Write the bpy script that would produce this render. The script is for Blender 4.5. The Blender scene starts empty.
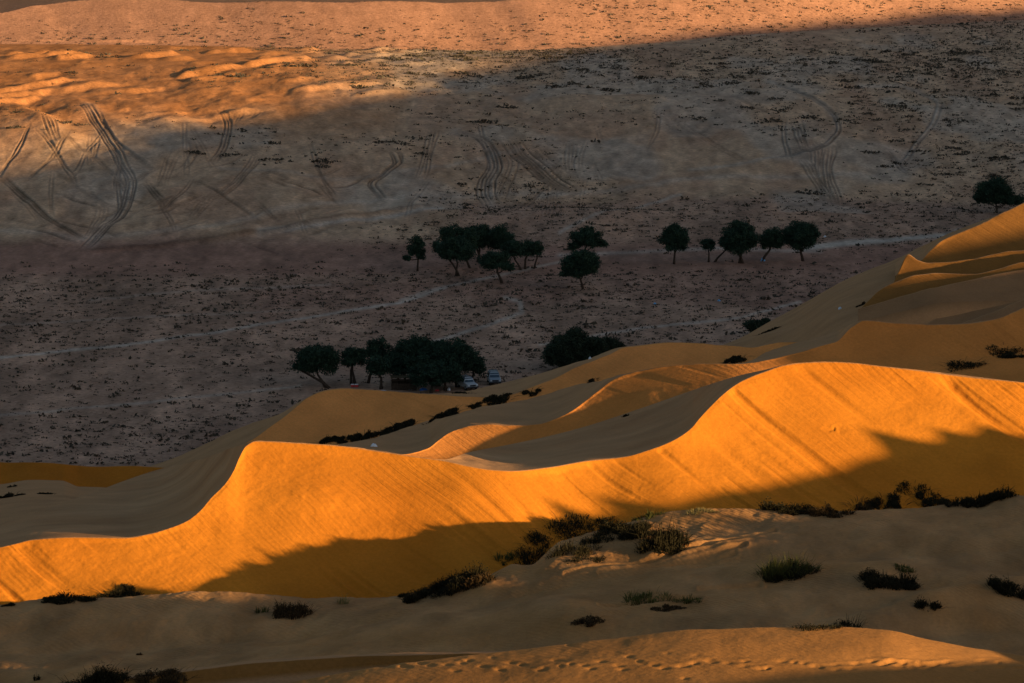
import bpy, math, random
import numpy as np
from mathutils import Vector

random.seed(7); RNG = np.random.default_rng(11)
S = bpy.context.scene
COL = S.collection
R = math.radians

# ------------------------------------------------------------------ camera model
F = 3840.0; CX, CY = 512.0, 341.5; H = 98.0
PITCH = math.atan((CY + 300.0) / F)
SP, CP = math.sin(PITCH), math.cos(PITCH)

def tv(v):                      # drop per metre of forward distance along the ray of image row v
    b = (CY - np.asarray(v, float)) / F
    return (SP - b * CP) / (CP + b * SP)
def vt(t):
    b = (SP - t * CP) / (CP + t * SP)
    return CY - b * F
def den(t):
    b = (SP - t * CP) / (CP + t * SP)
    return CP + b * SP
def xof(u, Y, z):
    return Y * (np.asarray(u, float) - CX) / F / den((H - z) / Y)
def ray(u, v):
    b = (CY - v) / F; a = (u - CX) / F
    return Vector((a, CP + b * SP, -SP + b * CP)).normalized()
def project(x, y, z):
    t = (H - z) / y
    return CX + x / y * den(t) * F, vt(t)

def pchip(pts, x):
    pts = sorted(pts); xs = np.array([p[0] for p in pts], float); ys = np.array([p[1] for p in pts], float)
    x = np.asarray(x, float)
    if len(xs) == 1: return np.full_like(x, ys[0])
    h = np.diff(xs); d = np.diff(ys) / h
    m = np.zeros_like(ys)
    m[0], m[-1] = d[0], d[-1]
    for i in range(1, len(xs) - 1):
        if d[i-1] * d[i] > 0:
            w1 = 2*h[i] + h[i-1]; w2 = h[i] + 2*h[i-1]
            m[i] = (w1 + w2) / (w1 / d[i-1] + w2 / d[i])
    xc = np.clip(x, xs[0], xs[-1])
    i = np.clip(np.searchsorted(xs, xc) - 1, 0, len(h) - 1)
    s = (xc - xs[i]) / h[i]
    return ((1+2*s)*(1-s)**2*ys[i] + s*(1-s)**2*h[i]*m[i] + s*s*(3-2*s)*ys[i+1] + s*s*(s-1)*h[i]*m[i+1])

# ------------------------------------------------------------------ noise
def _hash(ix, iy, seed):
    n = (ix.astype(np.int64) * 374761393 + iy.astype(np.int64) * 668265263 + seed * 144269504) & 0xFFFFFFFF
    n = ((n ^ (n >> 13)) * 1274126177) & 0xFFFFFFFF
    n = n ^ (n >> 16)
    return (n & 0xFFFFFF) / float(0xFFFFFF)
def vnoise(x, y, seed=0):
    x = np.asarray(x, float); y = np.asarray(y, float)
    ix = np.floor(x); iy = np.floor(y); fx = x - ix; fy = y - iy
    fx = fx*fx*fx*(fx*(fx*6-15)+10); fy = fy*fy*fy*(fy*(fy*6-15)+10)
    a = _hash(ix, iy, seed); b = _hash(ix+1, iy, seed); c = _hash(ix, iy+1, seed); d = _hash(ix+1, iy+1, seed)
    return (a*(1-fx)+b*fx)*(1-fy) + (c*(1-fx)+d*fx)*fy - 0.5
def fbm(x, y, octs=4, seed=0, gain=0.5):
    r = 0; a = 1.0
    for o in range(octs):
        r = r + a * vnoise(x*2**o + 17.3*o, y*2**o - 9.1*o, seed + o); a *= gain
    return r
def sstep(a, b, x):
    t = np.clip((x - a) / (b - a), 0, 1); return t*t*(3-2*t)

# ------------------------------------------------------------------ sun
SUN_EL = R(10.0)
SH = np.array([math.sin(R(55)), -math.cos(R(55))])      # horizontal direction towards the sun
NQ = np.array([math.cos(R(55)), math.sin(R(55))])
TEL = math.tan(SUN_EL)
def qk(x, y): return x*NQ[0] + y*NQ[1], x*SH[0] + y*SH[1]
def from_qk(q, k): return q*NQ[0] + k*SH[0], q*NQ[1] + k*SH[1]

# ------------------------------------------------------------------ materials
def nodes_mat(name, rough=0.9, spec=0.1):
    m = bpy.data.materials.new(name); m.use_nodes = True
    nt = m.node_tree; b = nt.nodes['Principled BSDF']
    b.inputs['Roughness'].default_value = rough
    b.inputs['Specular IOR Level'].default_value = spec
    return m, nt, b
def link(nt, a, b): nt.links.new(a, b)

def sand_material(name, streak=0.0, grain=0.05, ripple=0.0, speck=0.0, sp_scale=4.0):
    m, nt, b = nodes_mat(name, 0.95, 0.05)
    N = nt.nodes
    at = N.new('ShaderNodeAttribute'); at.attribute_name = 'Col'
    tc = N.new('ShaderNodeTexCoord')
    n1 = N.new('ShaderNodeTexNoise'); n1.inputs['Scale'].default_value = 0.22; n1.inputs['Detail'].default_value = 6
    link(nt, tc.outputs['Object'], n1.inputs['Vector'])
    n2 = N.new('ShaderNodeTexNoise'); n2.inputs['Scale'].default_value = sp_scale; n2.inputs['Detail'].default_value = 8; n2.inputs['Roughness'].default_value = 0.7
    link(nt, tc.outputs['Object'], n2.inputs['Vector'])
    mr = N.new('ShaderNodeMapRange'); mr.inputs['From Min'].default_value = .25; mr.inputs['From Max'].default_value = .75
    mr.inputs['To Min'].default_value = .84; mr.inputs['To Max'].default_value = 1.14
    link(nt, n1.outputs['Fac'], mr.inputs['Value'])
    mr2 = N.new('ShaderNodeMapRange'); mr2.inputs['From Min'].default_value = .3; mr2.inputs['From Max'].default_value = .7
    mr2.inputs['To Min'].default_value = .88 - speck; mr2.inputs['To Max'].default_value = 1.1 + speck
    link(nt, n2.outputs['Fac'], mr2.inputs['Value'])
    mu = N.new('ShaderNodeMath'); mu.operation = 'MULTIPLY'
    link(nt, mr.outputs[0], mu.inputs[0]); link(nt, mr2.outputs[0], mu.inputs[1])
    vm = N.new('ShaderNodeVectorMath'); vm.operation = 'SCALE'
    link(nt, at.outputs['Color'], vm.inputs[0]); link(nt, mu.outputs[0], vm.inputs['Scale'])
    link(nt, vm.outputs[0], b.inputs['Base Color'])
    # relief too fine for the mesh
    n3 = N.new('ShaderNodeTexNoise'); n3.inputs['Scale'].default_value = 2.5; n3.inputs['Detail'].default_value = 7; n3.inputs['Roughness'].default_value = .65
    link(nt, tc.outputs['Object'], n3.inputs['Vector'])
    h = N.new('ShaderNodeMath'); h.operation = 'MULTIPLY'; h.inputs[1].default_value = grain
    link(nt, n3.outputs['Fac'], h.inputs[0]); cur = h.outputs[0]
    if ripple:
        mp = N.new('ShaderNodeMapping'); mp.inputs['Rotation'].default_value = (0, 0, R(-35))
        link(nt, tc.outputs['Object'], mp.inputs['Vector'])
        w = N.new('ShaderNodeTexWave'); w.inputs['Scale'].default_value = 0.9; w.inputs['Distortion'].default_value = 3.5
        w.inputs['Detail'].default_value = 2; w.inputs['Detail Scale'].default_value = 0.6
        link(nt, mp.outputs[0], w.inputs['Vector'])
        nm = N.new('ShaderNodeTexNoise'); nm.inputs['Scale'].default_value = .12
        link(nt, tc.outputs['Object'], nm.inputs['Vector'])
        rr = N.new('ShaderNodeMapRange'); rr.inputs['From Min'].default_value = .45; rr.inputs['From Max'].default_value = .65
        rr.inputs['To Min'].default_value = 0; rr.inputs['To Max'].default_value = ripple
        link(nt, nm.outputs['Fac'], rr.inputs['Value'])
        q = N.new('ShaderNodeMath'); q.operation = 'MULTIPLY_ADD'
        link(nt, w.outputs['Fac'], q.inputs[0]); link(nt, rr.outputs[0], q.inputs[1]); link(nt, cur, q.inputs[2]); cur = q.outputs[0]
    if streak:
        mp = N.new('ShaderNodeMapping'); mp.inputs['Rotation'].default_value = (0, 0, R(50)); 
        vr = N.new('ShaderNodeVectorRotate'); vr.rotation_type = 'Z_AXIS'; vr.inputs['Angle'].default_value = R(-41)
        link(nt, tc.outputs['Object'], vr.inputs['Vector'])
        sc = N.new('ShaderNodeVectorMath'); sc.operation = 'MULTIPLY'; sc.inputs[1].default_value = (2.6, .10, .05)
        link(nt, vr.outputs[0], sc.inputs[0])
        ns = N.new('ShaderNodeTexNoise'); ns.inputs['Scale'].default_value = 1.0; ns.inputs['Detail'].default_value = 4; ns.inputs['Roughness'].default_value = .6
        link(nt, sc.outputs[0], ns.inputs['Vector'])
        nq = N.new('ShaderNodeTexNoise'); nq.inputs['Scale'].default_value = .16; nq.inputs['Detail'].default_value = 2
        link(nt, tc.outputs['Object'], nq.inputs['Vector'])
        rq = N.new('ShaderNodeMapRange'); rq.inputs['From Min'].default_value = .35; rq.inputs['From Max'].default_value = .65
        rq.inputs['To Min'].default_value = streak*.25; rq.inputs['To Max'].default_value = streak*1.2
        link(nt, nq.outputs['Fac'], rq.inputs['Value'])
        q = N.new('ShaderNodeMath'); q.operation = 'MULTIPLY_ADD'
        link(nt, ns.outputs['Fac'], q.inputs[0]); link(nt, rq.outputs[0], q.inputs[1]); link(nt, cur, q.inputs[2]); cur = q.outputs[0]
        nt.nodes.remove(mp)
    bp = N.new('ShaderNodeBump'); bp.inputs['Strength'].default_value = 1.0; bp.inputs['Distance'].default_value = 1.0
    link(nt, cur, bp.inputs['Height']); link(nt, bp.outputs[0], b.inputs['Normal'])
    return m

def plain_mat(name, col, rough=.8, spec=.2, var=.25, scale=3.0, metal=0.0):
    m, nt, b = nodes_mat(name, rough, spec)
    N = nt.nodes
    tc = N.new('ShaderNodeTexCoord'); n = N.new('ShaderNodeTexNoise'); n.inputs['Scale'].default_value = scale; n.inputs['Detail'].default_value = 5
    link(nt, tc.outputs['Object'], n.inputs['Vector'])
    cr = N.new('ShaderNodeValToRGB')
    cr.color_ramp.elements[0].position = .3; cr.color_ramp.elements[1].position = .7
    cr.color_ramp.elements[0].color = (*[c*(1-var) for c in col], 1); cr.color_ramp.elements[1].color = (*[min(1, c*(1+var)) for c in col], 1)
    link(nt, n.outputs['Fac'], cr.inputs['Fac']); link(nt, cr.outputs[0], b.inputs['Base Color'])
    b.inputs['Metallic'].default_value = metal
    return m

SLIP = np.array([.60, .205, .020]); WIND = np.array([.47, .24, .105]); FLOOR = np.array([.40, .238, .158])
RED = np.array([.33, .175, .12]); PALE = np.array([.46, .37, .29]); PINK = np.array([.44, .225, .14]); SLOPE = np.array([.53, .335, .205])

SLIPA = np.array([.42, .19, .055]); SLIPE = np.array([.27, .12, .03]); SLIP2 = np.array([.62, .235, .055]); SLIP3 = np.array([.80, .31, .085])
M_SLIP = sand_material('dune_sand', streak=.10, grain=.045, ripple=.009)
M_NEAR = sand_material('near_sand', grain=.035, ripple=.006, speck=.03)
M_SOFT = sand_material('rolling_sand', grain=.05, ripple=.03, speck=.03)
M_FLOOR = sand_material('desert_floor', grain=.14, speck=.22, sp_scale=1.3)

# ------------------------------------------------------------------ mesh helpers
def mesh_obj(name, V, Fq, mat, parent=None, smooth=False, col=None, kind=None):
    V = np.asarray(V, np.float32)
    me = bpy.data.meshes.new(name)
    me.vertices.add(len(V)); me.vertices.foreach_set('co', V.ravel())
    if isinstance(Fq, np.ndarray):
        k = Fq.shape[1]; n = len(Fq)
        me.loops.add(n*k); me.loops.foreach_set('vertex_index', Fq.astype(np.int32).ravel())
        me.polygons.add(n); me.polygons.foreach_set('loop_start', np.arange(0, n*k, k, dtype=np.int32))
        me.update(calc_edges=True)
    else:
        me.clear_geometry(); me.from_pydata([tuple(map(float, p)) for p in V], [], [tuple(f) for f in Fq]); me.update()
    me.validate()
    if smooth: me.polygons.foreach_set('use_smooth', np.ones(len(me.polygons), bool))
    if col is not None:
        a = me.attributes.new('Col', 'FLOAT_COLOR', 'POINT')
        c = np.ones((len(V), 4), np.float32); c[:, :3] = col; a.data.foreach_set('color', c.ravel())
    for mm in (mat if isinstance(mat, (list, tuple)) else [mat]): me.materials.append(mm)
    o = bpy.data.objects.new(name, me); COL.objects.link(o)
    if parent is not None: o.parent = parent
    if kind: o['kind'] = kind
    return o
def grid_faces(nr, nc):
    i = np.arange(nr*nc).reshape(nr, nc)
    return np.stack([i[:-1, :-1].ravel(), i[:-1, 1:].ravel(), i[1:, 1:].ravel(), i[1:, :-1].ravel()], 1)

TERRAIN = []
def loft(name, u0, u1, du, curves, anchor, segs, mat, disp=None, tint=None):
    """curves run from the near edge to the far edge; every column is a profile in one vertical plane"""
    us = np.arange(u0, u1 + du, du); n = len(curves); ue = us
    if u0 <= -250: us = np.concatenate([np.arange(-1400, u0 - 5, 14.0), us])
    if u1 >= 1274: us = np.concatenate([us, np.arange(us[-1] + 14, 2200, 14.0)])
    Y = [None]*n; Z = [None]*n
    def solve(i, j):
        c = curves[i]
        m = pchip(c['m'], us) if isinstance(c.get('m'), list) else c.get('m')
        if c.get('v') is None:
            d = c['d'] if i > j else -c['d']
            Y[i] = Y[j] + d; Z[i] = Z[j] + m*d
        else:
            t = tv(pchip(c['v'], us))
            if 'Y' in c: Y[i] = pchip(c['Y'], us)
            else: Y[i] = (H - Z[j] + m*Y[j]) / (m + t)
            if i > j: Y[i] = np.maximum(Y[i], Y[j] + .12)
            else: Y[i] = np.minimum(Y[i], Y[j] - .12)
            Z[i] = H - Y[i]*t
    c = curves[anchor]; Y[anchor] = pchip(c['Y'], us); Z[anchor] = H - Y[anchor]*tv(pchip(c['v'], us))
    for i in range(anchor+1, n): solve(i, i-1)
    for i in range(anchor-1, -1, -1): solve(i, i+1)
    ys, zs, cs, sg = [], [], [], []
    for i, (k, bulge, colr) in enumerate(segs):
        last = i == len(segs)-1
        for r in range(k + (1 if last else 0)):
            s = r / k
            ys.append(Y[i] + (Y[i+1]-Y[i])*s)
            zs.append(Z[i] + (Z[i+1]-Z[i])*s + bulge*4*s*(1-s)*(Y[i+1]-Y[i]))
            cs.append(colr); sg.append(i + s)
    YY = np.array(ys); ZZ = np.array(zs); UU = np.broadcast_to(us, YY.shape)
    CC = np.array(cs)[:, None, :] * np.ones(YY.shape + (1,)); SG = np.array(sg)[:, None] * np.ones(YY.shape)
    XX = xof(UU, YY, ZZ)
    if disp is not None: ZZ = ZZ + disp(XX, YY, ZZ, UU, vt((H-ZZ)/YY), SG)
    if tint is not None: CC = tint(CC, XX, YY, UU, vt((H-ZZ)/YY), SG)
    over = np.maximum(np.maximum(-250 - UU, UU - 1274), 0)/400.0
    ZZ = ZZ - np.minimum(2.2*over**1.5, 14)*1.0
    V = np.stack([XX, YY, ZZ], -1).reshape(-1, 3)
    o = mesh_obj(name, V, grid_faces(*YY.shape), mat, smooth=True, col=CC.reshape(-1, 3), kind='structure')
    TERRAIN.append(o)
    return o

def streaks(XX, YY, amp, seed):          # grooves running down the slip face
    c1 = XX*.755 + YY*.656; c2 = XX*.656 - YY*.755
    g = vnoise(c1*1.1 + .15*c2*0 + 1.2*vnoise(c1*.15, c2*.12, seed+5), c2*.05, seed)
    g2 = vnoise(c1*2.7, c2*.09, seed+1)
    mod = sstep(-.15, .3, vnoise(c1*.12, c2*.08, seed+2))
    return -amp*mod*(sstep(.12, .4, g) + .45*sstep(.1, .4, g2))

# ------------------------------------------------------------------ foreground rise with footprints
FEET = []
for k in range(74):
    u = 300 + k*10.2 + random.uniform(-6, 6); v = 668 - 4*math.sin((u-300)/260) + random.choice((-3, 0, 0, 3, 4)) + random.uniform(-2, 2)
    FEET.append((u, v, random.uniform(2.5, 5.5), random.uniform(.5, 1)))
for k in range(16): FEET.append((885 + k*3.5 + random.uniform(-3, 3), 664 + random.uniform(-3, 3) + k*.15, random.uniform(3, 6), 1))
for k in range(10): FEET.append((random.uniform(330, 1000), random.uniform(645, 690), random.uniform(2, 4), random.uniform(.3, .7)))
def dispA(X, Y, Z, U, Vp, SG):
    d = .12*fbm(X*.22, Y*.16, 3, 3) + .02*fbm(X*1.3, Y*.9, 3, 5)
    for (u, v, r, a) in FEET:
        e = ((U-u)/r)**2 + ((Vp-v)/1.3)**2
        d = d - .09*a*np.exp(-e) + .03*a*np.exp(-(((U-u)/(r*1.5))**2 + ((Vp-v+2.4)/1.1)**2))
    return d
crestA = [(-250, 745), (0, 722), (150, 702), (270, 685), (370, 669), (480, 655), (600, 640), (700, 630.5), (780, 628.5), (830, 628), (880, 630), (920, 637), (960, 645), (1024, 655), (1274, 712)]
loft('foreground_dune', -250, 1274, 1.1, [
    dict(v=None, d=14, m=.10),
    dict(v=None, d=9, m=.045),
    dict(v=None, d=5, m=-.01),
    dict(v=crestA, Y=[(0, 180)]),
    dict(v=None, d=6, m=-.40), dict(v=None, d=10, m=-.6)], 3,
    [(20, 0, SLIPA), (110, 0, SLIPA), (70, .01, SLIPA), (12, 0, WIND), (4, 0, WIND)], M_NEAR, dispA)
# a low shelf with a small slip behind it
loft('low_shelf', -250, 640, 1.25, [
    dict(v=None, d=4, m=.2),
    dict(v=[(-250, 720), (0, 705), (120, 692), (200, 682), (256, 676), (350, 667), (440, 661), (512, 658), (640, 660)], Y=[(0, 196)]),
    dict(v=[(-250, 700), (0, 690), (120, 680), (200, 670), (256, 663), (350, 657), (440, 654), (512, 653), (640, 652)], m=.5),
    dict(v=None, d=4, m=-.22), dict(v=None, d=6, m=-.6)], 1,
    [(6, 0, WIND*.9), (16, .03, SLIPE), (16, 0, WIND), (4, 0, WIND)], M_SOFT,
    lambda X, Y, Z, U, V, SG: .05*fbm(X*.5, Y*.4, 3, 31))

# ------------------------------------------------------------------ rolling ground with hummocks
BUMPS = [  # u, v, height, half width px, half depth rows
    (455, 592, .55, 55, 9), (515, 572, .25, 16, 5), (600, 540, .15, 55, 9), (665, 536, .1, 30, 9), (787, 572, .5, 45, 8), (885, 574, .6, 60, 8),
    (1010, 585, .5, 50, 9), (298, 612, .3, 30, 5), (930, 606, .22, 22, 5), (650, 598, .2, 40, 6), (560, 620, .7, 45, 16), (90, 680, .5, 60, 10),
    (165, 676, .3, 40, 7), (800, 512, .4, 40, 5), (840, 512, .3, 30, 5), (888, 506, .25, 30, 5), (985, 504, .3, 40, 5), (700, 560, -.3, 90, 8), (725, 528, -.5, 75, 12), (650, 556, -.35, 80, 9), (420, 625, .35, 120, 12),
    (130, 640, -.3, 150, 12), (960, 628, -.3, 80, 8)]
B_LINES = [[(566, 577), (620, 562), (680, 548), (740, 537), (775, 530)], [(600, 575), (680, 557), (745, 546)], [(640, 562), (700, 556), (735, 552)], [(700, 590), (760, 585)], [(600, 612), (660, 603), (700, 600)]]
def linedist(U, V, pts, vs=1.0):
    D = np.full(U.shape, 1e9)
    for (a, b), (c, e) in zip(pts[:-1], pts[1:]):
        dx, dy = c-a, (e-b)*vs; L = dx*dx+dy*dy
        t = np.clip(((U-a)*dx + (V-b)*vs*dy)/L, 0, 1)
        D = np.minimum(D, np.hypot(U-a-t*dx, (V-b)*vs-t*dy))
    return D
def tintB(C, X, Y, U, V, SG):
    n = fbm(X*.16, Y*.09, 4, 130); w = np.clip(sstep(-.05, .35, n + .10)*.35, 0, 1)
    for u, v, ru, rv in ((560, 628, 70, 18), (700, 518, 60, 8), (515, 572, 22, 7), (470, 588, 60, 8), (450, 640, 90, 12), (610, 560, 70, 10)):  # warm glow patches painted into the sand colour
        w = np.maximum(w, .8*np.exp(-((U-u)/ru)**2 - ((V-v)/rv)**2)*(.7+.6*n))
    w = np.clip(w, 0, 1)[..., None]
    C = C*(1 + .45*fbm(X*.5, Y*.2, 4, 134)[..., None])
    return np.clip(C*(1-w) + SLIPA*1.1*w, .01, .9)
def dispB(X, Y, Z, U, V, SG):
    d = .65*fbm(X*.09, Y*.07, 3, 12) + .24*fbm(X*.40, Y*.26, 4, 14) + .05*fbm(X*1.9, Y*1.1, 3, 18)
    for (u, v, h, ru, rv) in BUMPS:
        d = d + h*np.exp(-((U-u)/ru)**2 - ((V-v)/rv)**2)
    # ridge running in from the right
    rl = [(790, 630), (850, 618), (900, 608), (960, 598), (1024, 588), (1274, 560)]
    vv = np.interp(U, [p[0] for p in rl], [p[1] for p in rl])
    e = V - vv
    d = d + .55*sstep(780, 900, U)*np.where(e > 0, np.exp(-(e/22)**2), np.exp(-(e/5)**2))
    for L in B_LINES: ld_ = linedist(U, V, L, 1.5); d = d - .20*np.exp(-(ld_/2.0)**2) + .07*np.exp(-((ld_-4)/1.8)**2)
    return d*np.clip(np.minimum(1, (SG-0)*8), 0, 1)
crestB = [(-250, 622), (0, 606), (60, 600), (130, 596), (200, 593.5), (256, 593), (330, 596), (380, 598), (420, 597), (450, 593), (480, 584), (500, 576), (515, 572), (530, 569), (545, 556), (560, 544), (590, 532), (620, 523), (650, 516), (680, 512), (720, 511), (760, 513), (800, 515), (840, 515), (880, 512), (920, 509), (960, 507), (1024, 503), (1274, 490)]
WINDB = np.array([.42, .215, .085])
frontB = [(u, v+28) for u, v in crestA]
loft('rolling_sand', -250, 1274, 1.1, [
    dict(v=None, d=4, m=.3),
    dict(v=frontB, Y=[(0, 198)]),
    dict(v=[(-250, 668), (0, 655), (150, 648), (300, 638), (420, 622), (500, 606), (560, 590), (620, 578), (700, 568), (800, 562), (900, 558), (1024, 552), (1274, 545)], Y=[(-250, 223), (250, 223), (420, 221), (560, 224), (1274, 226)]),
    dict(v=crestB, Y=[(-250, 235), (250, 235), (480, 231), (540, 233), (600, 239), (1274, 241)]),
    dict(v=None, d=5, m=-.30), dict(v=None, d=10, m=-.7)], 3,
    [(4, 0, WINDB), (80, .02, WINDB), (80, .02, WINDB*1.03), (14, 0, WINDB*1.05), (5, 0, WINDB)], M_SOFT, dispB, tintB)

# ------------------------------------------------------------------ the big lit dune
crestC = [(-250, 588), (-100, 566), (0, 547.5), (15, 544), (32, 540), (75, 537.5), (125, 538), (150, 534), (170, 528), (187, 521), (200, 511), (212, 497), (225, 484), (234, 470), (240, 456), (246, 446), (256, 441), (300, 443), (341, 446), (384, 452), (411, 456), (443, 460.5), (468, 466), (493, 470), (512, 471), (549, 467.5), (587, 461), (624, 457), (649, 450), (674, 440), (692, 427.5), (699, 419), (712, 405), (727, 391), (742, 381), (768, 370.5), (783, 365.5), (805, 362.5), (830, 361.8), (855, 363), (880, 366), (918, 370.5), (968, 377), (1024, 382.5), (1274, 412)]
silC = [(-250, 590), (-100, 556), (0, 524), (25, 516), (50, 507), (75, 499), (100, 490), (125, 480.5), (150, 472), (175, 465), (200, 459), (220, 452), (235, 446.5), (246, 443.5), (256, 440.8), (300, 442.9), (341, 445.9), (384, 451.9), (411, 455.9), (443, 459.5), (468, 452.5), (512, 444), (549, 436), (587, 426), (624, 414), (662, 401), (699, 388), (737, 376), (768, 369), (783, 365.3), (805, 362.4), (830, 361.7), (880, 365.9), (1024, 382.4), (1274, 411.9)]
toeC = [(-250, 660), (0, 632), (130, 619), (256, 614), (380, 611), (450, 604), (520, 584), (600, 558), (680, 537), (800, 529), (1024, 522), (1274, 512)]
def dispC(X, Y, Z, U, V, SG):
    face = sstep(0, .15, SG)*(1 - sstep(.95, 1.0, SG))
    back = sstep(1.0, 1.3, SG)*(1 - sstep(1.6, 2.0, SG))
    d = face*(.4*np.exp(-((U-320)/60)**2 - ((V-505)/26)**2) + streaks(X, Y, .26, 40)*(1 - .9*np.exp(-((U-350)/80)**2-((V-505)/30)**2)) + .25*fbm(X*.12, Y*.12, 2, 44))
    d = d + face*.035*fbm(X*1.4, Y*1.4, 3, 48)*sstep(0, .25, fbm(X*.13+3, Y*.13, 2, 49)+.1)
    d = d - face*.07*np.exp(-(((U-835)/9)**2 + ((V-430)/4)**2))*(vnoise(X*3, Y*3, 50) > 0)
    return d + back*(.16*fbm(X*.25, Y*.10, 4, 46) + .05*fbm(X*1.2+Y*.5, Y*.25, 3, 47))
loft('great_lit_dune', -250, 1274, 1.1, [
    dict(v=toeC, Y=[(-250, 241), (450, 241), (620, 247), (1274, 251)]),
    dict(v=crestC, m=[(-250, .47), (480, .48), (1274, .46)]),
    dict(v=silC, m=[(-250, -.16), (150, -.16), (225, -.12), (240, -.07), (300, -.12), (450, -.14), (512, -.14), (700, -.10), (1274, -.1)]),
    dict(v=None, d=14, m=-.42), dict(v=None, d=20, m=-.5)], 0,
    [(155, -.035, SLIP), (55, 0, WIND), (14, 0, WIND), (4, 0, WIND)], M_SLIP, dispC, lambda C, X, Y, U, V, SG: C*(1 + .22*fbm(X*.10, Y*.10, 3, 52)[..., None]*np.array([.8, 1.2, 1.6])))

# ------------------------------------------------------------------ the dunes behind it
def dispD(amp, seed, a=1):
    def f(X, Y, Z, U, V, SG):
        face = sstep(a-1, a-.7, SG)*(1 - sstep(a-.1, a, SG))
        return face*streaks(X, Y, amp, seed) + (.22*fbm(X*.12, Y*.07, 4, seed+9) + .07*fbm(X*.8+Y*.3, Y*.15, 3, seed+11))*sstep(0, .4, SG)*(1-face)
    return f
crestD2 = [(300, 452), (400, 455), (428, 449), (437, 442), (446, 435), (456, 430), (471, 425.5), (486, 424.5), (512, 425.5), (537, 424.5), (557, 419), (574, 410), (587, 400), (599, 391), (612, 381), (627, 375), (649, 370), (674, 366), (699, 364.5), (729, 364.5), (749, 363), (768, 360.5), (793, 354), (818, 347), (838, 341), (845, 334), (853, 327), (863, 321.7), (875, 322.5), (898, 325), (930, 326), (963, 324), (993, 319), (1024, 307), (1274, 230)]
silD2 = [(300, 448), (356, 441), (381, 436), (406, 428), (431, 421), (456, 415), (481, 407), (512, 401), (537, 396), (562, 389), (587, 382.5), (612, 377.5), (627, 374.6), (649, 369.8), (699, 364.3), (729, 364.2), (749, 361), (768, 351.5), (793, 344), (818, 337), (838, 330), (853, 324.5), (863, 321.5), (898, 324.8), (930, 325.8), (993, 318.8), (1024, 306.8), (1274, 229.8)]
loft('slip_faced_dune', 300, 1274, 1.25, [
    dict(v=None, d=8, m=.2),
    dict(v=[(300, 480), (440, 474), (512, 462), (549, 452), (587, 442), (624, 428), (662, 414), (699, 402), (737, 392), (768, 388), (830, 384), (900, 384), (960, 390), (1024, 396), (1274, 420)], Y=[(300, 323), (440, 323), (800, 317), (900, 315), (1024, 308), (1274, 302)]),
    dict(v=[(300, 465), (440, 458), (512, 445), (549, 438), (587, 423), (624, 404), (662, 393), (699, 385), (737, 379), (768, 375), (830, 362), (900, 356), (960, 358), (1024, 352), (1274, 330)], m=[(300, .45), (800, .42), (900, .28), (1024, .15), (1274, .15)]),
    dict(v=crestD2, m=.55),
    dict(v=silD2, m=[(300, -.10), (512, -.11), (620, -.12), (768, -.10), (1274, -.1)]),
    dict(v=None, d=22, m=-.36), dict(v=None, d=40, m=-.4)], 1,
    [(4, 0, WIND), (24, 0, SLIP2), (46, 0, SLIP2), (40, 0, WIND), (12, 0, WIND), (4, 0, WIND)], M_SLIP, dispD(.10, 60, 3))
crestD1 = [(60, 515), (150, 488), (200, 466), (240, 446), (256, 437), (271, 426), (286, 415), (296, 406), (308, 397), (323, 391), (343, 389), (368, 390), (396, 392), (431, 394), (456, 396), (481, 396.5), (498, 396), (512, 393.5), (537, 384), (562, 375), (575, 368), (594, 361), (609, 355), (624, 347.5), (642, 344.5), (667, 342), (687, 342.5), (719, 345), (737, 346), (752, 348), (768, 345), (783, 342.7), (800, 343), (860, 346), (1000, 350)]
silD1 = [(60, 500), (110, 482), (150, 466), (180, 455), (200, 446.5), (235, 430), (256, 422), (271, 417), (286, 410), (301, 401), (311, 396), (323, 390.8), (343, 388.8), (396, 391.8), (431, 393.5), (446, 393), (468, 391), (481, 388.5), (512, 380), (537, 375), (562, 367), (587, 360), (607, 352), (622, 347.2), (642, 344.2), (667, 341.8), (719, 344.8), (752, 347.8), (768, 344.8), (1000, 349.8)]
loft('hollow_faced_dune', 60, 1000, 1.25, [
    dict(v=None, d=10, m=.15),
    dict(v=[(60, 545), (150, 510), (256, 468), (320, 456), (380, 446), (440, 428), (512, 412), (562, 400), (620, 387), (700, 376), (770, 363), (900, 358), (1000, 360)], Y=[(0, 408)]),
    dict(v=crestD1, m=[(60, .3), (300, .42), (700, .45), (1000, .4)]),
    dict(v=silD1, m=-.12),
    dict(v=None, d=30, m=-.42), dict(v=None, d=50, m=-.42)], 1,
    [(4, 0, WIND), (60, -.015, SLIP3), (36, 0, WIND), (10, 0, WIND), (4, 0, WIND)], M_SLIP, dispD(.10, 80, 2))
loft('low_outer_dune', -250, 235, 1.25, [
    dict(v=[(-250, 590), (0, 548), (235, 520)], Y=[(0, 300)]),
    dict(v=[(-250, 486), (0, 484), (30, 480), (62, 481), (80, 488), (110, 490), (170, 486), (235, 490)], Y=[(0, 400)]),
    dict(v=[(-250, 462), (0, 462), (25, 461.7), (50, 462.5), (75, 465), (100, 466), (125, 465.5), (160, 467), (235, 475)], m=.25),
    dict(v=None, d=30, m=-.35), dict(v=None, d=30, m=-.35)], 1,
    [(60, .012, WIND), (30, -.01, SLIP*.75), (10, 0, WIND), (4, 0, WIND)], M_SOFT,
    lambda X, Y, Z, U, V, SG: .5*fbm(X*.09, Y*.06, 3, 90)*sstep(0, .2, SG)*(1-sstep(.75, 1., SG)) + .1*fbm(X*.3, Y*.2, 3, 91))
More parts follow.
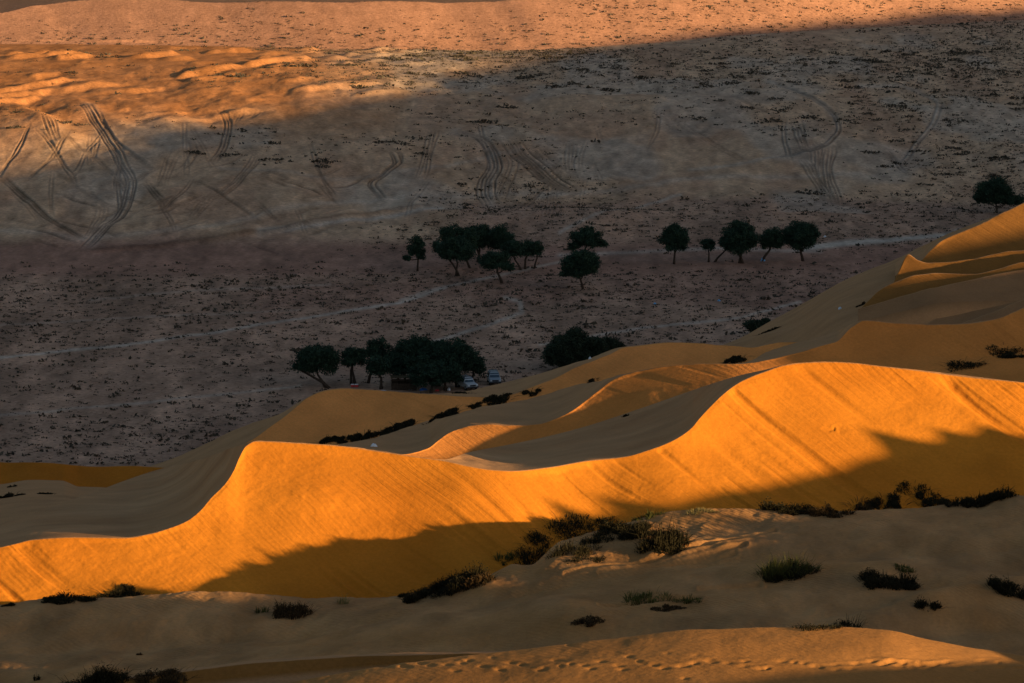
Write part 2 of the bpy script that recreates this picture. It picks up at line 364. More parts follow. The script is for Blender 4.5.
# the stack of crests climbing to the right
loft('climbing_dune', 690, 1274, 1.25, [
    dict(v=[(690, 372), (740, 366), (768, 358), (830, 350), (900, 342), (1024, 334), (1274, 312)], Y=[(690, 440), (780, 432), (840, 400), (900, 392)]),
    dict(v=[(690, 356), (740, 338), (768, 322.5), (793, 309), (818, 295), (843, 281), (868, 270), (888, 262.5), (906, 256), (918, 270), (940, 290), (1024, 302), (1274, 290)], m=[(690, -.10), (793, -.09), (908, -.06), (1024, -.03), (1274, -.02)]),
    dict(v=None, d=30, m=-.24), dict(v=None, d=70, m=-.3)], 0,
    [(90, .01, WIND*.95), (12, 0, WIND*.95), (4, 0, WIND*.95)], M_SOFT,
    lambda X, Y, Z, U, V, SG: (.5*fbm(X*.10+Y*.03, Y*.04, 3, 95) + .35*np.abs(fbm(X*.16+Y*.05, Y*.02, 2, 96)))*sstep(0, .15, SG)*(1-sstep(.8, 1., SG)))
def ridge(name, u0, toe, Y, crest, m, sil, colf, seed, fade=None):
    loft(name, u0, 1274, 1.25, [
        dict(v=None, d=3.5, m=.9), dict(v=toe, Y=[(0, Y)]), dict(v=crest, m=m), dict(v=sil or [(u, v-.2) for u, v in crest], m=-.08),
        dict(v=None, d=14, m=-.35), dict(v=None, d=24, m=-.4)], 1,
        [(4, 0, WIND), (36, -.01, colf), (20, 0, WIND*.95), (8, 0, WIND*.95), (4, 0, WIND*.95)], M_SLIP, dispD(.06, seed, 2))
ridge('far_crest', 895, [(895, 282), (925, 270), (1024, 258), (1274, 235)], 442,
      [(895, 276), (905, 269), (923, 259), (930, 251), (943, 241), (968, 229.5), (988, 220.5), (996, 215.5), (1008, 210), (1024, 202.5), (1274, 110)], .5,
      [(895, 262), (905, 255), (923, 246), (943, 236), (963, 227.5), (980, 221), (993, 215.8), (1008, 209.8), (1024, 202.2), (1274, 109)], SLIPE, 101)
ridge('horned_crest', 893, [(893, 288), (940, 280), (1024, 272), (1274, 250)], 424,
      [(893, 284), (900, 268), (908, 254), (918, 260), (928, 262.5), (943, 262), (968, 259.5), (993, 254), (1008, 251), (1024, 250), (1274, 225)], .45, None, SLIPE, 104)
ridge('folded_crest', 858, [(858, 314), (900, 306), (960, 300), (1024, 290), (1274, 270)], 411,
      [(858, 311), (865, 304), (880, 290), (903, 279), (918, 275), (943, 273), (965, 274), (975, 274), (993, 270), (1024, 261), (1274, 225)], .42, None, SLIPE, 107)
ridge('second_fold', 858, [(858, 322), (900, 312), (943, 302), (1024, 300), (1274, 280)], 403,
      [(858, 309), (880, 303), (900, 297), (943, 286), (958, 283), (1024, 270), (1274, 235)], .22, None, WIND*.72, 110)  # this fold and both swells: front slope colour darkened to paint in shading
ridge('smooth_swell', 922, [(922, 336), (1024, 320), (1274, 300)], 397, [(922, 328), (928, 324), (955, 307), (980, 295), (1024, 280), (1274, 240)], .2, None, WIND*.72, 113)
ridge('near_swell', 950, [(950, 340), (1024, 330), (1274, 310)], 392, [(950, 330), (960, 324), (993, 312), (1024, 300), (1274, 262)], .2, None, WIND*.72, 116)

# ------------------------------------------------------------------ the valley floor, the slope beyond it and the far dune: one sheet
du = 1.0
us = np.arange(-280, 1304 + du, du)
rows = np.concatenate([np.arange(500, 262, -1.0), np.arange(262, 150, -.8), np.arange(150, 22, -.5), np.arange(22, -60, -1.0)])
vh = pchip([(-280, 62), (0, 62), (400, 63), (530, 59), (640, 51), (720, 42), (800, 36.5), (900, 33), (1024, 28), (1304, 18)], us)
vb = pchip([(-280, 46), (0, 44), (200, 46), (400, 50), (500, 50.5), (640, 44), (720, 37), (800, 31.5), (1024, 20), (1304, 8)], us)
vc = pchip([(-280, 30), (-100, 20), (0, 12.5), (30, 6), (55, 2), (100, -1), (170, 0), (200, 2), (250, 2.6), (350, 2), (450, 2.0), (512, .5), (560, -3), (620, -9), (700, -18), (1024, -38), (1304, -50)], us)
def nxt(Y0, Z0, m, v): 
    t = tv(v); Yn = (H - Z0 + m*Y0)/(m + t); return Yn, H - Yn*t
V0 = pchip([(-280, 250), (0, 248), (260, 238), (400, 222), (520, 205), (620, 205), (760, 205), (900, 200), (1304, 195)], us)
Y0 = H/tv(V0); Z0 = np.zeros_like(Y0)
Y1, Z1 = nxt(Y0, Z0, .075, np.full_like(us, 150.) - 0.1*(us-500)/10*0)
Y2, Z2 = nxt(Y1, Z1, .05, np.full_like(us, 100.))
Y3, Z3 = nxt(Y2, Z2, .02, vh)
Y4, Z4 = nxt(Y3, Z3, -.035, vb)
Y5, Z5 = nxt(Y4, Z4, .33, vc)
ctrlY = np.stack([Y0*0+380, Y0, Y1, Y2, Y3, Y4, Y5, Y5+12, Y5+40, Y5+300, Y5+1500]); ctrlZ = np.stack([Z0, Z0, Z1, Z2, Z3, Z4, Z5, Z5-1.5, Z5-14, Z5*0+3, Z5*0+2])
# sample distances: one row per image row where visible, then on to the horizon
YY = np.zeros((0, len(us))); 
cols = []
for j in range(len(us)):
    yy = np.interp(0, [0], [0])
vcs = vt((H-ctrlZ)/ctrlY)
Ylist = []
for v in rows:
    vv = np.clip(np.full_like(us, v), vc + .0, None)
    # invert along each column: v decreases monotonically with the controls up to the crest
    k = np.clip((vcs[:7] >= vv).sum(0) - 1, 0, 5)
    ar = np.arange(len(us))
    ya, za, yb, zb = ctrlY[k, ar], ctrlZ[k, ar], ctrlY[k+1, ar], ctrlZ[k+1, ar]
    m = (zb-za)/(yb-ya); t = tv(vv)
    Ylist.append(np.clip((H - za + m*ya)/(m+t), ya, yb))
Ylist = np.array(Ylist)
extra = [Y5 + e for e in (2, 5, 9, 14, 20, 28, 40, 60, 85, 110, 140, 170, 200, 240, 300, 500, 900, 1500)]
top = Ylist[-1]
YY = np.maximum.accumulate(np.concatenate([Ylist + np.arange(len(Ylist))[:, None]*1e-4, np.array(extra) + .3]), 0)
ZZ = np.zeros_like(YY)
for j in range(len(us)):
    ZZ[:, j] = np.interp(YY[:, j], ctrlY[:, j], ctrlZ[:, j])
UU = np.broadcast_to(us, YY.shape)
XX = xof(UU, YY, ZZ)
VP = vt((H-ZZ)/YY)
seen = np.arange(len(YY))[:, None] < len(rows)
inpl = sstep(0, -.02, -ZZ)
# soften the folds between the planes
# relief
slopeF = sstep(250, 225, VP)
D = .05*fbm(XX*.35, YY*.25, 4, 200) + slopeF*sstep(56, 80, VP)*(.30*fbm(XX*.25, YY*.12, 3, 209) + 2.2*fbm(XX*.02, YY*.014, 3, 204) + 1.0*fbm(XX*.07, YY*.04, 3, 207))
farF = sstep(-30, -2, 0*VP)*(YY > np.interp(0, [0], [0]))
D = D + np.where(YY > Y4, .5*fbm(XX*.03 + YY*.02, YY*.03, 3, 215) + .6*vnoise((XX*.9+YY*.35)*.16, (XX*.35-YY*.9)*.02, 219), 0)*np.where(YY > Y4 + 2, 1, 0)
D = D + .16*fbm(XX*.45, YY*.3, 3, 222)*(1-slopeF)*sstep(262, 285, VP)
# small wandering dunes in the sun at upper left: gentle back to the left, steeper slip to the right
wx = XX + 9*vnoise(XX*.045, YY*.020, 301) + 4*vnoise(XX*.11, YY*.05, 302)
ph = (wx*.80 - YY*.60)/12.5 + 1.5*vnoise(XX*.022, YY*.016, 303); fr = ph - np.floor(ph)
saw = np.where(fr < .70, sstep(0, 1, fr/.70)*.55 + .45*fr/.70, 1 - sstep(0, 1, (fr-.70)/.30))
amp = sstep(-.05, .35, fbm(XX*.07, YY*.04, 3, 305))
reg = sstep(44, 50, VP)*(1-sstep(104, 135, VP))*sstep(500, 340, UU + 1.1*(VP-60))
D = D + 1.2*saw*amp*reg
D = D + reg*.35*fbm(XX*.12, YY*.07, 3, 308)
for (u, v, w, h) in [(30, 124, 75, 2.4), (100, 119, 60, 1.2), (175, 122, 70, 1.3), (-90, 120, 90, 2.0)]:
    jj = int(np.clip((u - us[0])/du, 0, len(us)-1)); ii = int(np.argmin(np.abs(VP[:len(rows), jj] - v)))
    x0, y0 = XX[ii, jj], YY[ii, jj]; L = w*y0/F
    dx = XX - x0 + .35*(YY-y0) + 3*vnoise(XX*.06, YY*.04, int(u)+300); dy = (YY - y0)/(L*2.2)
    D = D + h*np.where(dx < 0, sstep(-1.8, 0, dx/L), 1 - sstep(0, .5, dx/L))*np.exp(-dy*dy*2)
# wheel tracks and a low ledge
TR = []
def tr(pts, offs, depth=.16, w=.9): TR.append((pts, offs, depth, w))
tr([(84, 112), (98, 130), (110, 148), (121, 168), (130, 183), (126, 203), (112, 222), (97, 238), (84, 250)], (-4.5, -1, 2.5, 6), .28, .8)
tr([(110, 146), (118, 165), (116, 185), (118, 205), (106, 225)], (0, 3), .22)
tr([(96, 118), (112, 142), (135, 162), (152, 172)], (0, 3), .22)
tr([(220, 112), (228, 124), (225, 143), (213, 161)], (-4, 0, 3), .28)
tr([(240, 116), (234, 124), (250, 120), (256, 115)], (0, 3), .2)
tr([(0, 178), (20, 192), (40, 209), (60, 225), (82, 240)], (-2.5, 0.5, 4), .36, .8)
tr([(10, 190), (30, 210), (38, 222)], (0, 4, 8), .15)
tr([(50, 172), (70, 185), (105, 206)], (0, 3), .14)
tr([(145, 182), (155, 196), (163, 206)], (-4, 0, 5), .25); tr([(158, 203), (164, 215), (174, 238)], (0, 4), .2)
tr([(186, 140), (190, 152), (180, 168), (172, 172)], (0, 6), .15)
tr([(196, 184), (222, 199), (243, 213), (256, 224)], (0, 2.5), .25)
tr([(383, 149), (395, 154), (398, 163), (386, 172), (372, 181), (377, 190), (383, 198)], (-5, -2, 3), .36, .8); tr([(390, 149), (402, 156), (402, 165)], (0,), .3)
tr([(455, 134), (478, 141), (490, 153), (494, 167), (486, 182), (485, 192), (491, 204)], (-7, -3.6, 0, 4, 8), .36, .8)
tr([(500, 150), (508, 165), (500, 185), (494, 200)], (0, 4, 9), .18)
tr([(508, 142), (524, 160), (545, 178), (570, 193)], (-8, -4.5, -1, 3, 6, 12), .3, .85)
tr([(528, 146), (540, 160), (566, 180)], (0, 5, 9), .14)
tr([(594, 126), (600, 140)], (0, 5), .14)
tr([(770, 83), (800, 94), (820, 106), (835, 118), (838, 130), (826, 144), (800, 152), (765, 160)], (-2, 2), .22, 1.2)
tr([(675, 122), (700, 135), (720, 147), (750, 165)], (-4, 0, 4), .18)
tr([(905, 86), (930, 95), (940, 107), (934, 122), (918, 140), (900, 160)], (-3, 2), .2, 1.3)
tr([(280, 172), (310, 180), (320, 187)], (0, 4), .1)
random.seed(33)
for k in range(46):     # looping tracks where cars have played on the sand
    if k < 26: a, b = random.uniform(-10, 340), random.uniform(125, 215)
    elif k < 38: a, b = random.uniform(420, 600), random.uniform(120, 185)
    else: a, b = random.uniform(640, 900), random.uniform(80, 170)
    th = random.choice((1.1, 1.5, 2.0, .7)) + random.uniform(-.25, .25); cv = random.uniform(-.05, .05); pp = []
    for q in range(int(random.uniform(6, 15))):
        pp.append((a, b)); a += math.cos(th)*6; b += abs(math.sin(th))*4.6; th += cv + random.uniform(-.06, .06)
        if b > 244: break
    if len(pp) > 3: tr(pp, (0, random.uniform(2.6, 4)) if random.random() < .6 else (-3.5, 0, 3.5, 6.5), random.uniform(.10, .24), .75)
random.seed(21)
for k in range(60):     # stray criss-cross tracks on the bare slope
    a, b = random.uniform(0, 330), random.uniform(165, 242); l = random.uniform(18, 60); s = random.choice((-1, 1))
    tr([(a, b), (a+l*.5, b+s*l*.12+1), (a+l, b+s*l*.32)], (0, random.uniform(2, 4)), random.uniform(.12, .32), .75)
for k in range(26):
    a, b = random.uniform(400, 620), random.uniform(165, 205); l = random.uniform(15, 40); s = random.choice((-1, 1))
    tr([(a, b), (a+l*.5, b+s*l*.12+1), (a+l, b+s*l*.3)], (0, random.uniform(2, 4)), random.uniform(.12, .28), .75)
RUT = np.zeros_like(YY)
nr = len(rows)
for pts, offs, depth, w in TR:
    pu = np.array([p[0] for p in pts], float); pv = np.array([p[1] for p in pts], float)
    s = np.linspace(0, len(pts)-1, 60); sx = pchip(list(enumerate(pu)), s); sy = pchip(list(enumerate(pv)), s)
    j0 = int((sx.min()-14-us[0])/du); j1 = int((sx.max()+18-us[0])/du)+1; j0 = max(j0, 0)
    i0 = int(np.searchsorted(-rows, -(sy.max()+4))); i1 = int(np.searchsorted(-rows, -(sy.min()-4)))+1
    sub = np.zeros((i1-i0, j1-j0))
    for of in offs:
        dd = linedist(UU[i0:i1, j0:j1], VP[i0:i1, j0:j1], list(zip(sx+of*(1+.22*np.sin(s*.7+of*2.1))+.3*np.sin(s*1.1+of), sy)))
        endf = np.clip(np.minimum(VP[i0:i1, j0:j1]-sy.min(), sy.max()-VP[i0:i1, j0:j1])/12+.25, .0, 1)
        sub = np.maximum(sub, endf*np.exp(-(dd/w)**2)) - endf*.35*np.exp(-((dd-2.0)/.9)**2)*(dd < 5)*.6
    RUT[i0:i1, j0:j1] = np.where(np.abs(sub*depth) > np.abs(RUT[i0:i1, j0:j1]), sub*depth, RUT[i0:i1, j0:j1])
D = D - RUT*.9
ledge = [(60, 252), (110, 249), (170, 245), (230, 240), (290, 231), (340, 222), (400, 214), (470, 210)]
ld = VP - np.interp(UU, [p[0] for p in ledge], [p[1] for p in ledge]) + 3*vnoise(XX*.2, YY*.02, 260)
lw = sstep(60, 110, UU)*(1-sstep(400, 470, UU))
D = D + .5*lw*np.where(ld > 0, np.exp(-(ld/1.5)**2), np.exp(-(ld/9)**2))
ZZ = ZZ + np.where(YY < Y5 + 100, D, 0)*sstep(380, 420, YY)
# ground colours: scrubby grey floor, red bare pans, pale tracks, tan slope, pink far dune
cn = fbm(XX*.03, YY*.012, 4, 230); cn2 = fbm(XX*.11, YY*.03, 3, 236)
C = FLOOR[None, None]*(1 + .5*cn2[..., None])
def mixc(C, col, f): return C*(1-f[..., None]) + col*f[..., None]
band = sstep(238, 250, VP)*(1-sstep(268, 284, VP + 10*cn))
C = mixc(C, RED, np.clip(band*.95, 0, 1)); C = mixc(C, RED, sstep(.05, .3, cn)*.6*(VP > 260))
C = mixc(C, SLOPE, sstep(246, 232, VP + 8*cn2)*(UU < 460) + sstep(205, 195, VP + 6*cn2)*(UU >= 460)); C = mixc(C, SLOPE*np.array([.80, .72, .72]), sstep(.0, .3, cn2)*.5*(VP < 240))
C = mixc(C, PALE, sstep(.1, .35, fbm(XX*.05+9, YY*.02, 3, 241))*.5*(VP < 215))
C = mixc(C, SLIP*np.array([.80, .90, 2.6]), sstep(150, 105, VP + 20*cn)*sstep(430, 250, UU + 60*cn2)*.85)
C = mixc(C, PINK, np.where(YY > Y4, 1., 0.)*sstep(54, 50, VP))
ROADS = [([(-50, 362), (0, 357), (120, 346), (240, 328), (330, 314), (400, 303), (445, 288)], 2.2, .55), ([(420, 345), (450, 337), (490, 325), (522, 313), (520, 302), (505, 298)], 2.6, .5), ([(-50, 420), (0, 415), (150, 402), (300, 386)], 2.0, .35),
         ([(540, 345), (640, 328), (740, 318), (800, 302)], 2.0, .45), ([(560, 236), (600, 222), (640, 205), (680, 196)], 2.2, .4), ([(400, 300), (440, 288), (500, 275), (560, 262)], 2, .4),
         ([(800, 249), (850, 243), (900, 239), (960, 231), (1020, 226), (1100, 220)], 4.0, .8), ([(560, 255), (640, 252), (720, 248), (820, 252)], 3, .35), ([(90, 300), (200, 290), (330, 285)], 2, .2), ([(0, 325), (120, 318), (300, 310)], 1.5, .2), ([(260, 236), (340, 224), (440, 214)], 4, .5), ([(770, 83), (800, 94), (820, 106), (835, 118), (838, 130), (826, 144), (800, 152), (740, 166), (690, 172)], 3.0, .32), ([(860, 84), (905, 86), (930, 95), (940, 107), (934, 122), (918, 140), (890, 165)], 3.0, .28), ([(455, 134), (478, 141), (492, 155), (494, 170), (486, 188), (492, 206)], 7, .22), ([(88, 112), (112, 148), (128, 180), (120, 210), (92, 244)], 8, .22), ([(0, 228), (90, 240), (200, 232), (320, 205), (420, 196), (560, 192)], 5, .22), ([(540, 196), (700, 180), (860, 172)], 4, .25), ([(220, 170), (330, 178), (440, 168), (520, 150)], 3, .2)]
ROADM = np.zeros_like(YY)
for pts, w, a in ROADS:
    d = linedist(UU, VP + 1.2*vnoise(XX*.15, YY*.05, 250), pts, 1.6); f = a*np.exp(-(d/w)**2)
    ROADM = np.maximum(ROADM, f); C = mixc(C, PALE*np.array([1.1, 1.12, 1.15]), np.clip(f*1.5, 0, .95))
mot = fbm(XX*.55, YY*.16, 3, 420); mot2 = fbm(XX*.16, YY*.045, 3, 424)
C = C*(1 + np.where(YY > Y4, .15, .42)*mot + np.where(YY > Y4, .05, .16)*mot2)[..., None]
C = C*(1 - .62*np.clip(RUT*3.0, -.6, 1)*(.55 + .9*np.clip(.5+vnoise(XX*.12, YY*.03, 262), 0, 1)))[..., None]
C = C*(1 - .4*lw*np.exp(-(np.clip(ld, -9, 9)/1.4)**2))[..., None]
C = mixc(C, FLOOR*.55, (YY > Y5 + 60)*1.)
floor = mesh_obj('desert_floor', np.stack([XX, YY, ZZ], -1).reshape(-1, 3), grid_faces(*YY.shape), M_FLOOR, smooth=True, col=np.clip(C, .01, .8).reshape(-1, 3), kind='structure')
TERRAIN.append(floor)

# wide ground beneath and around, out to the horizon
gx = np.concatenate([[-9000, -5000, -2500, -1200], np.arange(-700, 701, 20), [1200, 2500, 5000, 9000]]).astype(float)
gy = np.concatenate([[-9000, -4000, -1500, -600], np.arange(-300, 1401, 20), [2000, 3500, 6000, 12000]]).astype(float)
GX, GY = np.meshgrid(gx, gy)
GZ = np.interp(GY, [-9000, -400, -60, 0, 60, 150, 200, 245, 300, 400, 455, 480, 698, 785, 851, 908, 968, 1100, 1300, 2600, 12000],
               [40, 80, 95, 95.5, 79, 48, 41, 33, 26, 8, -3, -3, -4, -3, 0, 2, 2, 1, -3, -8, -20])
GZ = GZ + np.where(np.abs(GX) > 60, 2.5*fbm(GX*.012, GY*.012, 3, 270), 0) - 14*sstep(60, 400, np.abs(GX))*sstep(-60, 60, GY)*sstep(420, 250, GY)
gc = np.where((GY > 470)[..., None], FLOOR, WIND)
ground = mesh_obj('ground', np.stack([GX, GY, GZ], -1).reshape(-1, 3), grid_faces(*GX.shape), M_SOFT, smooth=True, col=gc.reshape(-1, 3), kind='structure')

bpy.context.view_layer.update()
DG = bpy.context.evaluated_depsgraph_get()
CAM = Vector((0, 0, H))
def hit(u, v, objs=None):
    best = None; d = ray(u, v)
    for o in (objs or TERRAIN):
        ok, loc, nrm, idx = o.ray_cast(CAM, d, distance=5000, depsgraph=DG)
        if ok and (best is None or (loc-CAM).length < (best-CAM).length): best = loc.copy()
    return best
def byname(n): return [o for o in TERRAIN if o.name == n]
def down(x, y, objs):
    best = None
    for o in objs:
        ok, loc, nrm, idx = o.ray_cast(Vector((x, y, 300)), Vector((0, 0, -1)), depsgraph=DG)
        if ok and (best is None or loc.z > best): best = loc.z
    return best

# ------------------------------------------------------------------ unseen ridge added on the sunward side, crest shaped so its shadow fills the valley
prof = []
def kb(q): return float(np.interp(q, [60, 160, 245, 300, 420, 700, 1300], [-30, -30, -26, -10, 0, 0, 0]))
CB = [(20, 612), (100, 606), (175, 596), (215, 586), (256, 578), (300, 574), (340, 568), (380, 562), (430, 555), (470, 545), (512, 532), (560, 524), (620, 515), (660, 504), (700, 494), (768, 486), (800, 478), (835, 470), (870, 459), (890, 452), (915, 447), (940, 438), (985, 436), (1024, 441)]
for u, v in CB:
    p = hit(u, v, byname('great_lit_dune'))
    if p:
        q, k = qk(p.x, p.y); prof.append((q, p.z + (kb(q)-k)*TEL))
q0 = min(p[0] for p in prof); q1 = max(p[0] for p in prof); h0 = sorted(prof)[0][1]; h1 = sorted(prof)[-1][1]
FB = [(-60, 150), (0, 136), (60, 130), (120, 130), (180, 128), (230, 122), (270, 112), (330, 100), (400, 92), (470, 70), (530, 58), (560, 51), (640, 41), (700, 31), (800, 24), (900, 15), (1024, 7)]
fpr = []
for u, v in FB:
    p = hit(u, v, [floor])
    if p:
        q, k = qk(p.x, p.y); fpr.append((q, p.z + (kb(q)-k)*TEL))
print('near profile', [(round(a), round(b, 1)) for a, b in sorted(prof)])
print('far profile', [(round(a), round(b, 1)) for a, b in sorted(fpr)])
def graze(pts, objs):
    r = []
    for u, v in pts:
        p = hit(u, v, objs)
        if p:
            q, k = qk(p.x, p.y); r.append((q, p.z + (kb(q)-k)*TEL))
    return sorted(r)
def smooth(pr, bw=3.0):
    pr = sorted(pr); q = np.array([a for a, b in pr]); h = np.array([b for a, b in pr])
    g = np.arange(q[0], q[-1], 2.0)
    return [(x, float(np.average(h, weights=np.exp(-((q-x)/bw)**2)))) for x in g]
d2 = graze([(448, 452), (500, 444), (560, 430), (620, 404), (700, 384), (770, 374), (815, 368)], byname('slip_faced_dune'))
d1 = graze([(275, 438), (320, 440), (380, 436), (440, 420), (520, 402), (600, 385), (680, 368), (735, 360)], byname('hollow_faced_dune'))
print('d2', d2); print('d1', d1)
h2 = min(b for a, b in d2) - .6
key = [(60, h0+6), (120, h0+2), (148, 64.2), (157, 62.6), (163.5, 61.4), (165.5, 66.8), (q0-2.5, 66.5), (q0-.5, h0)] + smooth(prof)
key += [(q1+3, h1-1), (q1+9, h2), (d2[-3][0], h2), (d2[-1][0]+2, 73), (330, 71), (374, 70.3), (400, 72.6), (425, 77), (450, 82), (520, 92), (560, 97), (600, 99)]
fs = sorted(fpr); key += [f for f in smooth(fs, 16.0) if f[0] > 610]
key += [(fs[-1][0]+40, fs[-1][1]-12), (1100, 60), (1300, 40)]
key = sorted(key); kq = np.array([a for a, b in key]); kh = np.array([b for a, b in key])
qs = np.concatenate([np.arange(60, 190, 5), np.arange(190, 260, .2), np.arange(260, 1300, 4)])
hb = np.interp(qs, kq, kh); kbs = np.array([kb(q) for q in qs])
for u, v, wq in [(357, 537, .26), (386, 537, .24), (409, 529, .28), (431, 524, .3), (468, 523, .4), (547, 499, .5), (596, 495, .5), (213, 578, .3), (163, 585, .3), (868, 430, .9), (940, 431, .6), (985, 428, .9)]:  # narrow crest peaks added to throw shadow fingers onto the lit dune
    p = hit(u, v, byname('great_lit_dune'))
    if p:
        q, k = qk(p.x, p.y); t_ = p.z + (kb(q)-k)*TEL + .25
        hb = np.maximum(hb, hb + (t_ - np.interp(q, qs, hb))*np.exp(-np.abs((qs-q)/wq)**1.5))
hb = hb + np.where((qs > 190) & (qs < 250), .25*vnoise(qs*.55, qs*0, 280), .0)
toe = np.minimum(-.44*qs, kbs - 20); prof_rows = []
ss = np.concatenate([np.linspace(0, 1, 24), 1 + np.linspace(0, 1, 14)[1:]])
RX, RY, RZ = [], [], []
zt = np.interp(qs, [60, 160, 200, 245, 300, 360, 430, 500, 1300], [60, 44, 40, 36, 30, 22, 14, -4, -4])
for s in ss:
    if s <= 1: k = toe + (kbs-toe)*s; z = zt + (hb-zt)*(s**1.35)
    else: k = kbs + (s-1)*170; z = hb - (hb-10)*(1-(2-s)**1.4)
    x, y = from_qk(qs, k); RX.append(x); RY.append(y); RZ.append(z + np.where((s > .05) & (s < .93), .6*fbm(x*.05, y*.05, 3, 290), 0))
RX, RY, RZ = map(np.array, (RX, RY, RZ))
sr = mesh_obj('shadow_ridge', np.stack([RX, RY, RZ], -1).reshape(-1, 3), grid_faces(*RX.shape), M_SLIP, smooth=True, col=np.broadcast_to(SLIP*.9, RX.shape+(3,)).reshape(-1, 3), kind='structure')

#@@THINGS-BEGIN
# ------------------------------------------------------------------ things
M_LEAF = plain_mat('ghaf_leaf', (.028, .055, .034), .75, .15, .45, 1.2)
M_LEAF2 = plain_mat('ghaf_leaf_dull', (.030, .045, .026), .75, .15, .4, 1.2)
M_BARK = plain_mat('bark', (.07, .05, .038), .9, .05, .3, 6)
M_SCRUB = plain_mat('scrub', (.075, .062, .046), .9, .05, .5, .6)
M_DARKBUSH = plain_mat('dark_bush', (.026, .022, .011), .9, .05, .45, 3)
M_DRY = plain_mat('dry_bush', (.055, .034, .016), .9, .05, .45, 3)
M_GRASS = plain_mat('green_grass', (.075, .075, .020), .85, .1, .4, 3)
M_STRAW = plain_mat('straw_grass', (.24, .19, .07), .85, .1, .3, 3)
M_RUBBER = plain_mat('rubber', (.02, .02, .02), .8, .2, .2, 8)
M_RIM = plain_mat('rim_metal', (.35, .36, .38), .4, .5, .1, 8)
M_WHITE = plain_mat('white_paint', (.50, .54, .58), .35, .5, .05, 2)
M_SILVER = plain_mat('silver_paint', (.24, .29, .34), .35, .5, .05, 2)
M_BLACK = plain_mat('black_trim', (.03, .03, .032), .6, .3, .2, 6)
M_GLASS = plain_mat('car_glass', (.05, .085, .12), .12, .6, .1, 3)
M_LAMP = plain_mat('lamp_lens', (.75, .78, .8), .15, .6, .05, 5)
M_WOOD = plain_mat('old_wood', (.075, .05, .035), .9, .05, .35, 5)
M_THATCH = plain_mat('thatch', (.10, .075, .045), .95, .05, .4, 6)
M_REDP = plain_mat('red_plastic', (.55, .05, .05), .5, .3, .1, 5)
M_BLUE = plain_mat('blue_sheet', (.04, .16, .50), .6, .3, .15, 5)
M_CYAN = plain_mat('pale_blue_sheet', (.16, .42, .70), .6, .3, .15, 5)
M_WHITEP = plain_mat('white_plastic', (.8, .82, .85), .5, .3, .05, 5)

def tag(o, label, cat, group=None, kind=None):
    if label: o['label'] = label
    if cat: o['category'] = cat
    if group: o['group'] = group
    if kind: o['kind'] = kind
    return o
def thing(name, loc, label, cat, group=None, rz=0.0):
    o = bpy.data.objects.new(name, None); COL.objects.link(o); o.location = loc; o.rotation_euler = (0, 0, rz)
    o.empty_display_size = .3
    return tag(o, label, cat, group)

class MB:
    def __init__(s): s.v = []; s.f = []
    def add(s, vs, fs):
        n = len(s.v); s.v += [tuple(map(float, p)) for p in vs]; s.f += [tuple(i+n for i in f) for f in fs]
    def box(s, x0, x1, y0, y1, z0, z1, b=0.0):
        if b <= 0:
            s.add([(x0,y0,z0),(x1,y0,z0),(x1,y1,z0),(x0,y1,z0),(x0,y0,z1),(x1,y0,z1),(x1,y1,z1),(x0,y1,z1)],
                  [(0,3,2,1),(4,5,6,7),(0,1,5,4),(1,2,6,5),(2,3,7,6),(3,0,4,7)])
        else:
            loops = []
            for z, i in ((z0, b), (z0+b, 0), (z1-b, 0), (z1, b)):
                loops.append([(x0+b+i, y0+i, z), (x1-b-i, y0+i, z), (x1-i, y0+b+i, z), (x1-i, y1-b-i, z), (x1-b-i, y1-i, z), (x0+b+i, y1-i, z), (x0+i, y1-b-i, z), (x0+i, y0+b+i, z)])
            s.loops(loops)
    def loops(s, loops, cap=True):
        n = len(loops[0]); vs = [p for l in loops for p in l]; fs = []
        for i in range(len(loops)-1):
            for j in range(n): fs.append((i*n+j, i*n+(j+1) % n, (i+1)*n+(j+1) % n, (i+1)*n+j))
        if cap: fs.append(tuple(range(n-1, -1, -1))); fs.append(tuple((len(loops)-1)*n+j for j in range(n)))
        s.add(vs, fs)
    def tube(s, pts, rad, n=7):
        loops = []
        for i, p in enumerate(pts):
            p = Vector(p); a = Vector(pts[max(i-1, 0)]); b = Vector(pts[min(i+1, len(pts)-1)])
            d = (b-a).normalized(); u = d.cross(Vector((.3, .9, .2))).normalized(); w = d.cross(u)
            loops.append([p + (u*math.cos(t)+w*math.sin(t))*rad[i] for t in [2*math.pi*j/n for j in range(n)]])
        s.loops(loops)
    def build(s, name, mat, parent=None, smooth=False):
        return mesh_obj(name, s.v, s.f, mat, parent, smooth)

def tri_cloud(P, size, rng, flat=.0):
    """one small leaf-sized quad per point, turned at random"""
    n = len(P); a = rng.normal(size=(n, 3)); a /= np.linalg.norm(a, axis=1, keepdims=True)
    b = rng.normal(size=(n, 3)); b -= (a*b).sum(1, keepdims=True)*a; b /= np.linalg.norm(b, axis=1, keepdims=True)
    a[:, 2] *= 1-flat; b[:, 2] *= 1-flat
    s = (size*rng.uniform(.6, 1.3, n))[:, None]
    V = np.stack([P - a*s, P - b*s*.55, P + a*s, P + b*s*.55], 1).reshape(-1, 3)
    return V, np.arange(4*n).reshape(n, 4)

